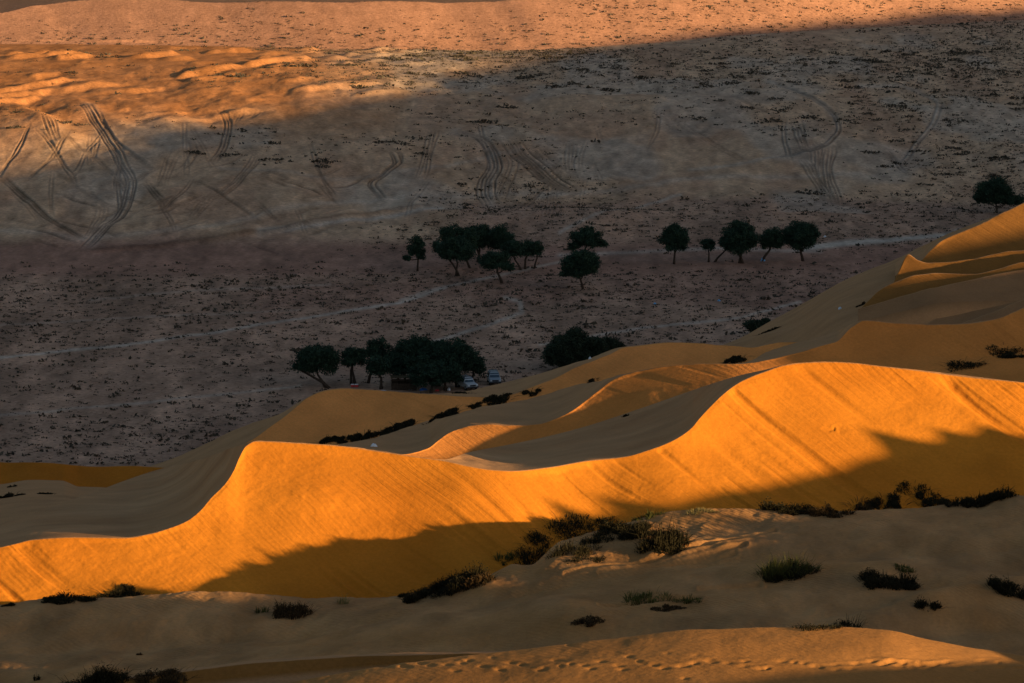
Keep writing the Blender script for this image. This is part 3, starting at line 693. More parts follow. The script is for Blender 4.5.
def ppm(Y): return Y/F       # metres per pixel at a distance
FLOORS = [floor]
def tree(ub, vb, uc, vc_, wpx, hpx, label, stems=1, seed=0, extra=(), lean=None, on=None, group=None, mat=None, mult=None):
    p = hit(ub, vb, on or TERRAIN)
    m = ppm(p.y); rng = np.random.default_rng(seed+500); rnd = random.Random(seed+900)
    root = thing('tree', p, label, 'tree', group)
    cx = (uc-ub)*m; cz = (vb-vc_)*m*1.02; rx = wpx*m/2*1.06; rz = hpx*m/2*1.12; ry = rx*.85
    lobes = [(cx, 0, cz, rx, ry, rz)] + [((u-ub)*m, rnd.uniform(-.4, .4)*rx, (vb-v)*m*1.02, w*m/2, w*m/2*.9, h*m/2) for u, v, w, h in extra]
    # trunk and limbs
    t = MB(); tips = []
    for k in range(stems):
        bx = (k-(stems-1)/2)*.55 if stems > 1 else 0; by = rnd.uniform(-.3, .3)*(stems > 1)
        l = lobes[min(k, len(lobes)-1)] if extra and stems > 1 else lobes[0]
        fx, fz = l[0] + (rnd.uniform(-.3, .3)*l[3] if stems > 1 else 0), max(l[2]-l[5]*.55, .8)
        r0 = rnd.uniform(.17, .24)*min(1, .55+wpx/60)
        kx = rnd.uniform(-.35, .35)
        pts = [(bx, by, -.15), (bx+(fx-bx)*.22+kx*.4, by, fz*.3), (bx+(fx-bx)*.6+kx, by+.1, fz*.66), (fx, by, fz)]
        t.tube(pts, [r0*1.35, r0, r0*.8, r0*.65])
        for q in range(6):
            a = rnd.uniform(0, 6.28); rr = rnd.uniform(.35, .8)
            e = (l[0]+math.cos(a)*l[3]*rr, l[1]+math.sin(a)*l[4]*rr, l[2]+rnd.uniform(-.25, .6)*l[5])
            mid = ((fx+e[0])/2+rnd.uniform(-.2, .2), (by+e[1])/2, fz*.45+e[2]*.55-.1)
            t.tube([(fx, by, fz-.1), mid, e], [r0*.5, r0*.3, r0*.08], 5)
    for l in lobes[1:] if stems == 1 else []:
        t.tube([(cx*.5, 0, max(lobes[0][2]-lobes[0][5]*.8, .6)*.75), ((cx*.5+l[0])/2, l[1]*.5, l[2]-l[5]*.8), (l[0], l[1], l[2])], [.11, .08, .04], 5)
    t.build('trunk', M_BARK, root, True)
    # crown: many small sprays gathered in uneven clumps
    Vs, Fs, off = [], [], 0
    for li, (lx, ly, lz, ax, ay, az) in enumerate(lobes):
        nc = int(14 + 8*ax*az); 
        for c in range(nc):
            d = rng.normal(size=3); d /= np.linalg.norm(d); rr = rng.uniform(.25, 1.0)**.5*rng.uniform(.9, 1.14)
            if d[2] < -.35: d[2] = -.35 - .45*rng.random()
            cen = np.array([lx + d[0]*ax*rr*.86, ly + d[1]*ay*rr*.86, lz + d[2]*az*rr*.86])
            cr = rng.uniform(.16, .40)*min(ax, az) + .12
            n = int(34 + 100*cr*cr*3)
            q = rng.normal(size=(n, 3)); q /= np.linalg.norm(q, axis=1, keepdims=True)
            q *= (rng.random(n)**.4)[:, None]*cr*np.array([1.15, 1.15, .8])
            P = cen + q; P = P + rng.normal(size=P.shape)*np.where(rng.random(len(P)) < .15, .30, .08)[:, None]; P = P[P[:, 2] > lz - az*1.08]
            if len(P) == 0: continue
            v, f = tri_cloud(P, .15, rng); Vs.append(v); Fs.append(f+off); off += len(v)
    mesh_obj('crown', np.concatenate(Vs), np.concatenate(Fs), mat or M_LEAF, root)
    return root

G1 = 'trees in the middle of the valley floor'; G2 = 'row of trees on the right of the valley floor'; G3 = 'grove sheltering the camp'
tree(417.4, 271, 417, 246, 16, 21, 'small crooked tree at the left end of the middle grove, one low branch leftward', seed=1, extra=[(407, 258, 8, 5), (421, 255, 8, 10)], group=G1)
tree(457.4, 276, 457, 250, 38, 24, 'broad low tree at the front left of the middle grove', stems=2, seed=2, extra=[(446, 253, 18, 14)], group=G1)
tree(470, 268, 458, 238, 40, 22, 'widest tall tree at the back left of the middle grove', seed=3, extra=[(440, 246, 18, 14), (468, 233, 18, 12)], group=G1)
tree(479, 262, 481, 238, 34, 22, 'tall tree in the dense centre of the middle grove', stems=2, seed=4, extra=[(474, 232, 18, 12)], group=G1)
tree(503, 263, 503, 238, 24, 22, 'tree whose crown stands highest behind the single front tree', seed=5, group=G1)
tree(502, 283, 497, 261, 33, 19, 'single umbrella shaped tree standing in front of the middle grove', seed=6, extra=[(508, 266, 14, 9)], group=G1)
tree(521, 270, 513, 249, 24, 18, 'leaning tree right of the front umbrella tree', seed=7, group=G1)
tree(525, 269, 528, 249, 18, 16, 'slim straight tree second from the right end of the middle grove', seed=8, group=G1)
tree(534, 268.5, 537, 249, 16, 14, 'smallest tree at the right end of the middle grove', seed=9, group=G1)
tree(584, 262, 587, 239, 34, 20, 'rear tree of the pair, with a long arm of leaves to the right', seed=10, extra=[(602, 244, 14, 7), (573, 246, 14, 8), (588, 232, 14, 10)], group=G1)
tree(583, 289, 580, 264, 36, 26, 'front tree of the pair, standing alone on the bare pan in its own shade', seed=11, extra=[(565, 272, 16, 9), (590, 262, 18, 20)], group=G1)
tree(674, 264, 675, 238, 26, 27, 'upright tree with square crown at the left end of the right row', seed=12, extra=[(680, 244, 18, 14)], group=G2)
tree(708.6, 262, 707.5, 245, 13.5, 10.5, 'tiny round headed tree on a thin stem, smallest of the right row', seed=13, group=G2)
tree(714.5, 262, 727, 244, 15, 14, 'slender tree leaning right into the big two stemmed tree', seed=14, group=G2)
tree(741, 263, 740, 238, 34, 29, 'big round tree on two splayed stems in the right row', stems=2, seed=15, extra=[(730, 240, 18, 20), (748, 240, 20, 20)], group=G2)
tree(762, 261, 771, 239, 25, 21, 'leaning tree with a blue sheet at its foot', seed=16, group=G2)
tree(803, 261, 801, 237, 33, 26, 'dense flat topped tree at the right end of the right row', seed=17, extra=[(790, 236, 14, 20), (812, 235, 14, 18)], group=G2)
tree(997, 213, 994, 193, 34, 26, 'dark spreading tree behind the sunlit tip of the far crest', seed=18, extra=[(980, 199, 16, 12), (1012, 200, 24, 14)], on=FLOORS)
tree(327.6, 387.5, 315, 360, 40, 28, 'tree at the left end of the camp grove, leaning left over the sand', stems=2, seed=19, extra=[(301, 367, 18, 14), (330, 360, 18, 28)], group=G3, on=FLOORS)
tree(353, 384, 354, 357, 27, 22, 'two stemmed tree above the red cool boxes', stems=2, seed=20, group=G3, on=FLOORS)
tree(368, 383, 379, 349, 26, 20, 'tall tree behind, third from the left in the camp grove', seed=21, group=G3, on=FLOORS)
tree(381, 389, 378, 366, 22, 21, 'small bushy tree just left of the dark shelter', seed=22, group=G3, on=FLOORS)
tree(399, 384, 397, 362, 32, 24, 'tree spreading over the left half of the dark shelter', seed=23, group=G3, on=FLOORS)
tree(407, 386, 405, 364, 34, 22, 'low tree closing the gap in front of the highest tree of the camp grove', seed=34, group=G3, on=FLOORS)
tree(445, 390, 446, 370, 34, 26, 'thick low tree between the very wide tree and the left parked car', seed=35, group=G3, on=FLOORS)
tree(417, 384, 415, 350, 40, 24, 'highest tree of the camp grove, standing behind the shelter', seed=24, extra=[(411, 344, 20, 12)], group=G3, on=FLOORS)
tree(437, 386, 436, 357, 46, 30, 'very wide tree in the centre right of the camp grove', stems=2, seed=25, extra=[(440, 347, 24, 12), (424, 364, 22, 24)], group=G3, on=FLOORS)
tree(431, 393, 430, 375, 40, 22, 'low tree drooping over the blue sheet at the front of the grove', seed=26, group=G3, on=FLOORS)
tree(457, 387, 456, 358, 36, 32, 'tall tree behind the left parked car', seed=27, extra=[(448, 375, 24, 16)], group=G3, on=FLOORS)
tree(471, 381, 473, 364, 22, 24, 'tree at the right end of the camp grove beside the parked cars', seed=28, group=G3, on=FLOORS)
def shrub(ub, vb, uc, vc_, w, h, label, seed, extra=(), group=None, on=None):
    o = tree(ub, vb, uc, vc_, w, h, label, seed=seed, extra=extra, group=group, on=on or FLOORS, mat=M_LEAF2); o.name = 'large_shrub'; o['category'] = 'shrub'; return o
shrub(568, 371, 566, 352, 46, 34, 'large rounded green shrub, left and widest of the clump behind the dune crest', 30, [(576, 338, 22, 22), (555, 358, 18, 18)])
shrub(592, 368, 590, 350, 30, 26, 'middle shrub of the clump behind the dune crest', 31)
shrub(612, 362, 610, 346, 22, 18, 'small right shrub of the clump behind the dune crest', 32)
shrub(756, 335, 755, 326, 28, 14, 'low spreading shrub beside the foot of the climbing dune', 33, [(766, 322, 12, 8)])

# ---- bushes and grass on the near sand
def blades(n, rx, ry, h, rng, width, lean=.7, droop=.3):
    a = rng.uniform(0, 6.283, n); r = np.sqrt(rng.random(n))
    bx, by = np.cos(a)*r*rx*.75, np.sin(a)*r*ry*.75
    hh = h*rng.uniform(.45, 1.08, n)*(1-.45*r*r)
    ex = bx + np.cos(a)*r*rx*.3*lean*2 + rng.normal(0, .18, n)*h; ey = by + np.sin(a)*r*ry*.3*lean*2 + rng.normal(0, .18, n)*h
    t = rng.uniform(0, 6.283, n); wx, wy = np.cos(t)*width, np.sin(t)*width
    mx, my, mz = bx + (ex-bx)*.4, by + (ey-by)*.4, hh*.62
    ez = hh*(1-droop*rng.random(n))
    V = np.stack([np.stack([bx-wx, by-wy, bx*0-.05], 1), np.stack([bx+wx, by+wy, bx*0-.05], 1), np.stack([mx+wx*.8, my+wy*.8, mz], 1), np.stack([mx-wx*.8, my-wy*.8, mz], 1),
                  np.stack([ex, ey, ez], 1), np.stack([ex+wx*.2, ey+wy*.2, ez], 1)], 1).reshape(-1, 3)
    b = np.arange(n)[:, None]*6
    return V, np.concatenate([b+np.array([[0, 1, 2, 3]]), b+np.array([[3, 2, 5, 4]])])
NEAR = [o for o in TERRAIN if o is not floor]
def bush(u, v, wpx, hpx, kind, label, seed, group=None, depth=.7, dense=1.0):
    p = hit(u, v, NEAR); m = ppm(p.y); rng = np.random.default_rng(seed)
    rx, h = wpx*m/2, hpx*m
    ry = rx*depth
    name, cat, mats, wd = {'bush': ('bush', 'bush', [M_DARKBUSH], .030), 'dry': ('bush', 'bush', [M_DRY], .028), 'grass': ('grass_tuft', 'grass tuft', [M_GRASS], .020), 'straw': ('grass_tuft', 'grass tuft', [M_STRAW], .018), 'twig': ('twiggy_bush', 'bush', [M_DARKBUSH], .022)}[kind]
    Vl, Fl, off = [], [], 0
    nsub = 1 if kind in ('grass', 'straw') and wpx < 20 else int(np.clip(4 + wpx/6, 4, 14)); flat_ = hpx/wpx < .28
    for q in range(nsub):
        ang = rng.uniform(0, 6.283); rr_ = np.sqrt(rng.random())*.85 if nsub > 1 else 0
        sx = rng.uniform(.18, .42)*rx if nsub > 1 else rx; sy = rng.uniform(.35, .6)*ry if nsub > 1 else ry
        sh = h*rng.uniform(.3, 1.0)*(1-.45*rr_) if q else h
        ox, oy = math.cos(ang)*rr_*rx, math.sin(ang)*rr_*ry
        n = int((90 if kind == 'twig' else 220)*max(sx*sy, .05)*dense) + (14 if kind == 'twig' else 26)
        if kind in ('grass', 'straw'): n = int(n*.6) + 8
        v1, f1 = blades(n, sx, sy, sh, rng, wd*(p.y/240), lean=rng.uniform(.5, 1.1), droop=.15 if kind in ('grass', 'straw') else .45)
        v1 = v1 + np.array([ox, oy, 0]); Vl.append(v1); Fl.append(f1+off); off += len(v1)
        if kind in ('bush', 'dry', 'twig'):
            nl = int(n*(1.35 if kind != 'twig' else .5)); a = rng.uniform(0, 6.283, nl); r = np.sqrt(rng.random(nl))
            P = np.stack([ox + np.cos(a)*r*sx*1.1, oy + np.sin(a)*r*sy*1.1, rng.random(nl)**.7*sh*.95*(1-.6*r*r)], 1)
            v2, f2 = tri_cloud(P, .06*(p.y/240), rng); Vl.append(v2); Fl.append(f2+off); off += len(v2)
    ns = 12 + int(wpx/2)      # a few stray stems and runners that leave the clump
    v3, f3 = blades(ns, rx*1.15, ry*1.2, h*rng.uniform(.8, 1.25), rng, wd*.7*(p.y/240), lean=1.2, droop=.5); Vl.append(v3); Fl.append(f3+off)
    V = np.concatenate(Vl); Fq = np.concatenate(Fl)
    # settle every stem on the sand
    gx, gy = np.meshgrid(np.linspace(-rx, rx, 9)*1.15, np.linspace(-ry, ry, 7)*1.15)
    gz = np.array([[(down(p.x+x, p.y+y, NEAR) or p.z) - p.z for x, y in zip(r1, r2)] for r1, r2 in zip(gx, gy)])
    ix = np.clip((V[:, 0]/(rx*1.15)+1)/2*8, 0, 7.999); iy = np.clip((V[:, 1]/(ry*1.15)+1)/2*6, 0, 5.999)
    i0, j0 = iy.astype(int), ix.astype(int); fy, fx = iy-i0, ix-j0
    dz = gz[i0, j0]*(1-fy)*(1-fx) + gz[i0, j0+1]*(1-fy)*fx + gz[i0+1, j0]*fy*(1-fx) + gz[i0+1, j0+1]*fy*fx
    V[:, 2] += np.clip(dz, -1.2, 1.2)
    o = mesh_obj(name, V, Fq, mats); o.location = p
    return tag(o, label, cat, group)
GB = 'bushes on the near sand'
BL = [
 (66, 600, 50, 11, 'bush', 'dark low bush below the left end of the lit slope, left of its twin'), (118, 597, 42, 9, 'bush', 'flat dark bush below the lit slope, right of its twin'),
 (8, 606, 14, 4, 'bush', 'thin dark bush at the left edge under the lit slope'),
 (297, 613, 42, 20, 'dry', 'brown dry bush standing alone on the pale rise at lower left'), (343, 604, 12, 15, 'straw', 'wispy yellow grass tuft right of the dry brown bush'), (262, 612, 16, 10, 'grass', 'pale green grass left of the dry brown bush'),
 (448, 589, 84, 26, 'bush', 'biggest dark bush on the hummock at lower centre'), (478, 582, 40, 16, 'dry', 'brown half of the hummock beside the biggest dark bush'), (508, 561, 20, 12, 'grass', 'green grass at the right shoulder of the biggest bush hummock'),
 (405, 596, 18, 6, 'bush', 'small dark sprig at the left foot of the biggest bush'),
 (532, 562, 46, 16, 'twig', 'bare dark twigs above the sunlit sand knob'), (570, 530, 56, 9, 'twig', 'flat line of twigs crossing the edge of the lit slope'), (575, 552, 50, 20, 'twig', 'scattered branches on the left flank of the bushy mound'),
 (622, 531, 56, 18, 'bush', 'spiky dark bush on top of the bushy mound'), (665, 546, 46, 34, 'bush', 'tall rounded dark bush on the right flank of the bushy mound'), (600, 541, 40, 14, 'twig', 'thin dark branches between the mound top and its left flank'),
 (548, 548, 44, 12, 'twig', 'bare branches between the sunlit knob and the edge of the lit slope'), (588, 560, 40, 9, 'twig', 'low runners spread under the left flank of the bushy mound'), (604, 528, 34, 10, 'twig', 'thin black twigs standing against the lit slope'), (640, 536, 40, 22, 'bush', 'dark bush filling the gap between the spiky and the rounded bush'),
 (648, 517, 32, 12, 'grass', 'yellow green grass along the top of the bushy mound'), (700, 512, 34, 6, 'straw', 'dry grass fringe right of the bushy mound'),
 (792, 512, 54, 16, 'bush', 'long dark bush at the foot of the lit slope, left in the row of five'), (828, 514, 44, 14, 'dry', 'brownish bush joined to the long dark bush'), (860, 506, 26, 8, 'dry', 'low brown sprig in the row at the foot of the slope'),
 (889, 504, 34, 13, 'bush', 'compact round black bush in the row at the foot of the slope'), (913, 492, 34, 9, 'twig', 'wispy twigs up on the shaded slope above the row of bushes'), (930, 503, 32, 9, 'bush', 'small dark bush second from right in the row at the foot of the slope'), (981, 502, 54, 17, 'bush', 'wide dark bush at the right end of the row at the foot of the slope'),
 (787, 572, 62, 30, 'grass', 'tall yellow green grass clump on the right hand sand'), (790, 575, 48, 16, 'bush', 'dark tangle at the foot of the tall yellow green grass'), (648, 600, 46, 14, 'grass', 'low green grass patch on open sand, left of two'), (691, 601, 30, 12, 'grass', 'thin green grass sprigs on open sand, right of two'),
 (884, 583, 58, 22, 'bush', 'dark bush on the shaded mound at right'), (905, 570, 22, 12, 'grass', 'grass on the crest of the shaded mound at right'), (929, 608, 24, 13, 'bush', 'small dark bush alone beside the ridge at right'), (1008, 592, 46, 22, 'bush', 'dark bush cut by the right edge of the photo'),
 (850, 626, 30, 14, 'twig', 'twigs peeping over the nearest crest'), (816, 628, 46, 9, 'twig', 'low twigs lined along the nearest crest'), (590, 622, 30, 8, 'dry', 'faint brown sprigs on the dim slope above the nearest crest'), (668, 609, 30, 4, 'dry', 'thin brown litter of stalks on open sand'),
 (95, 684, 70, 28, 'bush', 'big dark bush at the lower left corner'), (165, 678, 56, 14, 'dry', 'low brown bush right of the lower left corner bush'), (140, 655, 6, 3, 'dry', 'single tiny tuft above the lower left corner bushes'), (37, 680, 6, 10, 'twig', 'single dead stalk at the lower left edge'),
]
for i, (u, v, w_, h_, k, l) in enumerate(BL): bush(u, v, w_*1.15, h_*.9, k, l, 700+i, GB)
GS = 'shrubs among the rear dunes'
BS = [(328, 441, 22, 6, 'bush', 'left end bush of the dark line under the hollow dune face'), (345, 440, 18, 6, 'bush', 'second bush of the dark line under the hollow dune face'), (362, 438, 22, 12, 'bush', 'round tallest bush of the dark line under the hollow dune face'), (382, 434, 22, 7, 'bush', 'middle bush of the dark line under the hollow dune face'), (399, 429, 26, 10, 'bush', 'right bush of the dark line under the hollow dune face'),
      (432, 421, 16, 6, 'bush', 'left bush of the upper dark line below the camp'), (448, 416, 24, 8, 'bush', 'right bush of the upper dark line below the camp'), (476, 406, 14, 4, 'bush', 'small sprig between the upper bushes and the crest'), (500, 399, 28, 7, 'bush', 'bush at the top right end of the dark line below the cars'),
      (462, 393, 22, 4, 'twig', 'twigs on the sand in front of the parked cars'), (593, 381, 10, 3, 'bush', 'small dark sprig on the pale shoulder between two crests'), (530, 393, 18, 4, 'bush', 'low sprig in the hollow left of the pale shoulder'), (627, 416, 8, 4, 'bush', 'lone dot of scrub on the dark windward slope'), (735, 361, 20, 6, 'bush', 'sprig in the hollow behind the big dune crest'),
      (962, 365, 40, 7, 'twig', 'left dark scrub behind the right end of the lit dune'), (1005, 350, 30, 6, 'twig', 'upper dark scrub at the right edge behind the lit dune'), (1015, 356, 24, 6, 'bush', 'lower dark scrub at the right edge behind the lit dune'), (860, 306, 8, 5, 'bush', 'sprig at the foot of the folded crest'), (770, 331, 20, 4, 'twig', 'thin line of scrub at the foot of the climbing dune'),
      (10, 497, 22, 8, 'bush', 'dark scrub at the left edge on the low outer dune'), (47, 494, 16, 3, 'bush', 'flat scrub beside the edge of the low outer dune'), (12, 487, 10, 4, 'twig', 'faint twigs above the scrub of the low outer dune')]
for i, (u, v, w_, h_, k, l) in enumerate(BS): bush(u, v, w_*1.25, h_*.7, k, l, 800+i, GS, .5, 1.3)

# ---- low scrub of the valley: countless tufts
def tufts(P, rad, rng, nt=8, sz=.55):
    n = len(P); a = rng.uniform(0, 6.283, (n, nt)); r = np.sqrt(rng.random((n, nt)))
    x = np.cos(a)*r*rad[:, None]*1.6; y = np.sin(a)*r*rad[:, None]*.9; z = rng.random((n, nt))*rad[:, None]*.85*(1-.6*r)
    Q = (P[:, None, :] + np.stack([x, y, z], -1)).reshape(-1, 3)
    S_ = np.repeat(rad*sz, nt)
    return tri_cloud(Q, S_, rng)
rng = np.random.default_rng(77)
NS = 190000
yy = 430 + (1120-430)*rng.random(NS)**.75; half = yy*.133*1.28; xx = (rng.random(NS)*2-1)*half
# heights from the floor grid (nearest column and row)
gz_x = UU; ju = None
def floor_z(x, y):
    zz = np.interp(y, ctrlY[:, len(us)//2], ctrlZ[:, len(us)//2])
    for _ in range(3):
        u = CX + x/y*den((H-zz)/y)*F; j = np.clip(((u-us[0])/du).round().astype(int), 0, len(us)-1)
        i = np.empty(len(x), int)
        for jj in np.unique(j):
            s = j == jj; i[s] = np.clip(np.searchsorted(YY[:, jj], y[s]), 1, len(YY)-1)
        f = np.clip((y - YY[i-1, j])/(YY[i, j]-YY[i-1, j]+1e-9), 0, 1); zz = ZZ[i-1, j]*(1-f) + ZZ[i, j]*f
    return zz, u, i, j
zz, uu, ii, jj = floor_z(xx, yy); vv = vt((H-zz)/yy)
far = yy > Y4[jj]
nz = fbm(xx*.03, yy*.02, 3, 400); nz2 = fbm(xx*.012+5, yy*.01, 3, 403)
vt_, ut_ = vv, uu; vv = vv + rng.normal(0, 5, NS) + 16*nz; uu = uu + rng.normal(0, 22, NS) + 60*nz
base = np.zeros(NS)
base += np.where((vv > 270 + 14*nz) & ~far, .85, 0)*np.clip(.75 + .7*nz, .2, 1)
base += np.where((vv > 192) & (vv < 250 + 6*nz) & (uu > 455 + 60*nz2) & ~far, .75, 0)*np.clip(.8+.7*nz, .2, 1)
base += np.where((vv > 215) & (vv < 250) & (uu > 330) & (uu < 460), .35, 0)
base += np.where((vv <= 200) & (uu > 505) & ~far, .22*np.clip(.5+2.8*nz, 0, 1.6), 0)
base += np.where((vv <= 168) & (vv > 52) & (uu > 250) & (uu <= 505) & ~far, .22*np.clip(.4+2.8*nz, 0, 1.6), 0)
base += np.where((vv < 95) & (vv > 45) & (uu > 330 - (95-vv)*.6) & ~far, .55*sstep(95, 70, vv), 0)
base += np.where((vv < 135) & (vv > 45) & (uu <= 330), .07*np.clip(.4+3*nz, 0, 1.5), 0)
base += np.where(far & (yy < Y5[jj]+60), np.where(uu < 560, sstep(10, 36, vv + 8*nz + (uu-400)*.02)*.62, .75), 0)
base += np.where((uu > 860) & (vv < 190) & ~far, .25, 0)
vv, uu = vt_, ut_
base *= 1 - np.clip(1.6*ROADM[ii, jj], 0, .97); base *= np.where(np.abs(RUT[ii, jj]) > .05, .1, 1)
keep = (rng.random(NS) < base) & (uu > -180) & (uu < 1204)
P = np.stack([xx, yy, zz - .03], 1)[keep]; 
rad = rng.gamma(2.2, .082, keep.sum())*np.where(far[keep], 1.0, 1.0)*np.where(vv[keep] < 200, 1.15, 1.0); rad = np.clip(rad, .09, 1.1)
o = mesh_obj('desert_scrub', *tufts(P, rad, rng), M_SCRUB); tag(o, 'low grey scrub tufts dotting the valley floor and far slopes', 'scrub', kind='stuff')
print('scrub', len(P))
# the larger shrubs of the far slope, one by one
cand = np.where((rng.random(NS) < np.clip(base*.35, 0, .12)) & (vv < 195) & (vv > 52) & ~far & (uu > -40) & (uu < 1060))[0]
cand = rng.permutation(cand)[:150]
protos = []
for k in range(6):
    r2 = np.random.default_rng(1500+k); R0 = 1.0
    V, Fq = tufts(np.zeros((1, 3)), np.array([R0]), r2, nt=60, sz=.26)
    me = mesh_obj('slope_shrub', V, Fq, M_SCRUB); protos.append(me)
for n, c in enumerate(cand):
    o = protos[n] if n < 6 else protos[n % 6].copy()
    if n >= 6: COL.objects.link(o)
    s = rng.uniform(.7, 1.5); o.scale = (s*rng.uniform(1, 1.6), s, s*rng.uniform(.7, 1)); o.rotation_euler = (0, 0, rng.uniform(-.5, .5))
    o.location = (xx[c], yy[c], zz[c]-.05)
    tag(o, 'one of the larger dark shrubs scattered over the far slope', 'shrub', 'larger shrubs on the far slope')

# ---- the camp
def car(u, v, yaw, paint, label):
    p = hit(u, v, FLOORS); t = thing('off_road_car', p, label, 'car', 'cars parked at the camp', yaw); t.scale = (.93, .93, .93)
    b = MB()
    def sec(y, hw, z0, z1, c=.08): return [(-hw+c, y, z0), (hw-c, y, z0), (hw, y, z0+c), (hw, y, z1-c), (hw-c, y, z1), (-hw+c, y, z1), (-hw, y, z1-c), (-hw, y, z0+c)]
    b.loops([sec(-2.32, .80, .52, .92), sec(-2.22, .90, .45, 1.02), sec(-1.1, .93, .42, 1.12), sec(0, .94, .42, 1.14), sec(1.6, .94, .42, 1.14), sec(2.25, .92, .45, 1.12), sec(2.32, .86, .5, 1.05)])
    body = b.build('body', paint, t, False)
    c = MB()
    c.loops([[(-.84, -1.02, 1.12), (.84, -1.02, 1.12), (.88, 2.2, 1.12), (-.88, 2.2, 1.12)], [(-.76, -.62, 1.55), (.76, -.62, 1.55), (.80, 2.12, 1.6), (-.80, 2.12, 1.6)], [(-.66, -.32, 1.82), (.66, -.32, 1.82), (.68, 1.95, 1.84), (-.68, 1.95, 1.84)]])
    c.build('cabin', paint, t)
    g = MB(); g.add([(-.76, -1.00, 1.17), (.76, -1.00, 1.17), (.66, -.40, 1.76), (-.66, -.40, 1.76), (-.72, -.9, 1.2), (.72, -.9, 1.2), (.6, -.3, 1.74), (-.6, -.3, 1.74)], [(0, 1, 2, 3), (7, 6, 5, 4), (0, 4, 5, 1), (2, 6, 7, 3), (1, 5, 6, 2), (0, 3, 7, 4)])
    g.build('windscreen', M_GLASS, t)
    for s in (-1, 1):
        for y0, y1 in ((-.5, .45), (.55, 1.3), (1.4, 2.0)):
            g = MB(); a = [(s*.885, y0-.1, 1.2), (s*.895, y1, 1.2), (s*.735, y1, 1.72), (s*.735, y0+.12, 1.72)]; bk = [(x*.93, y, z) for x, y, z in a]
            g.add(a+bk, [(0, 1, 2, 3), (7, 6, 5, 4), (0, 4, 5, 1), (1, 5, 6, 2), (2, 6, 7, 3), (3, 7, 4, 0)]); g.build('side_window', M_GLASS, t)
        h = MB(); h.box(s*.70-.15, s*.70+.15, -2.36, -2.25, .78, .93, .02); h.build('headlight', M_LAMP, t)
        h = MB(); h.box(min(s*.94, s*1.14), max(s*.94, s*1.14), -.72, -.6, 1.16, 1.34, .02); h.build('wing_mirror', M_BLACK, t)
        h = MB(); h.box(s*.78-.08, s*.78+.08, 2.30, 2.36, .8, 1.05, .01); h.build('tail_light', M_REDP, t)
        for y in (-1.42, 1.42):
            w_ = MB(); n = 18
            prof_ = [(.22, .70), (.33, .70), (.385, .74), (.385, .90), (.33, .955), (.22, .955)]
            w_.loops([[(s*x, y+r*math.cos(6.2832*j/n), .385+r*math.sin(6.2832*j/n)) for j in range(n)] for r, x in prof_], False)
            wh = w_.build('wheel', M_RUBBER, t, True)
            r_ = MB(); r_.loops([[(s*x, y+r*math.cos(6.2832*j/n), .385+r*math.sin(6.2832*j/n)) for j in range(n)] for r, x in ((.225, .75), (.225, .93), (.06, .94))]); r_.build('rim', M_RIM, wh)
    h = MB(); h.box(-.92, .92, -2.45, -2.28, .46, .66, .04); h.build('front_bumper', M_BLACK, t)
    h = MB(); h.box(-.48, .48, -2.37, -2.28, .72, .95, .02); h.build('grille', M_BLACK, t)
    h = MB(); h.box(-.92, .92, 2.28, 2.44, .46, .66, .04); h.build('rear_bumper', M_BLACK, t)
    h = MB()
    for x in (-.6, .6): h.box(x-.02, x+.02, -.1, 1.8, 1.90, 1.94)
    for y in (0, .6, 1.2, 1.7): h.box(-.58, .58, y-.02, y+.02, 1.90, 1.94); 
    for x in (-.6, .6):
        for y in (.1, 1.5): h.box(x-.025, x+.025, y-.025, y+.025, 1.80, 1.899)
    h.build('roof_rack', M_BLACK, t)
    return t
car(467, 388.5, R(24), M_WHITE, 'white off-road car half hidden by the grove, turned to the right')
car(494, 383.5, R(6), M_SILVER, 'silver off-road car parked in the open facing the camera, right of the white one')

p = hit(404, 389, FLOORS); t = thing('camp_shelter', p, 'long dark open sided camp shelter under the trees', 'shelter')
h = MB(); h.box(-1.9, 1.9, -.9, 1.1, 1.75, 1.87); h.build('roof', M_THATCH, t)
for x in (-1.75, -.9, 0, .9, 1.75):
    for y in (-.75, .95):
        h = MB(); h.tube([(x, y, -.1), (x+.02, y, 1.75)], [.05, .045], 6); h.build('post', M_WOOD, t)
h = MB(); h.box(-1.8, 1.8, 1.0, 1.06, .05, 1.25); h.build('back_wall', M_WOOD, t)
h = MB(); h.box(-1.8, 1.8, -.82, -.77, .05, .95); h.build('front_screen', M_WOOD, t)
h = MB(); h.box(-1.8, 1.8, -.83, -.76, 1.35, 1.45); h.build('front_rail', M_WOOD, t)
for u, l in ((352.6, 'red cool box with white lid under the trees, left of the pair'), (356.6, 'red cool box with white lid under the trees, right of the pair')):
    p = hit(u, 387, FLOORS); t = thing('cool_box', p, l, 'cool box', 'red cool boxes')
    h = MB(); h.box(-.25, .25, -.18, .18, 0, .34, .03); h.build('body', M_REDP, t)
    h = MB(); h.box(-.26, .26, -.19, .19, .343, .43, .03); h.build('lid', M_WHITEP, t)
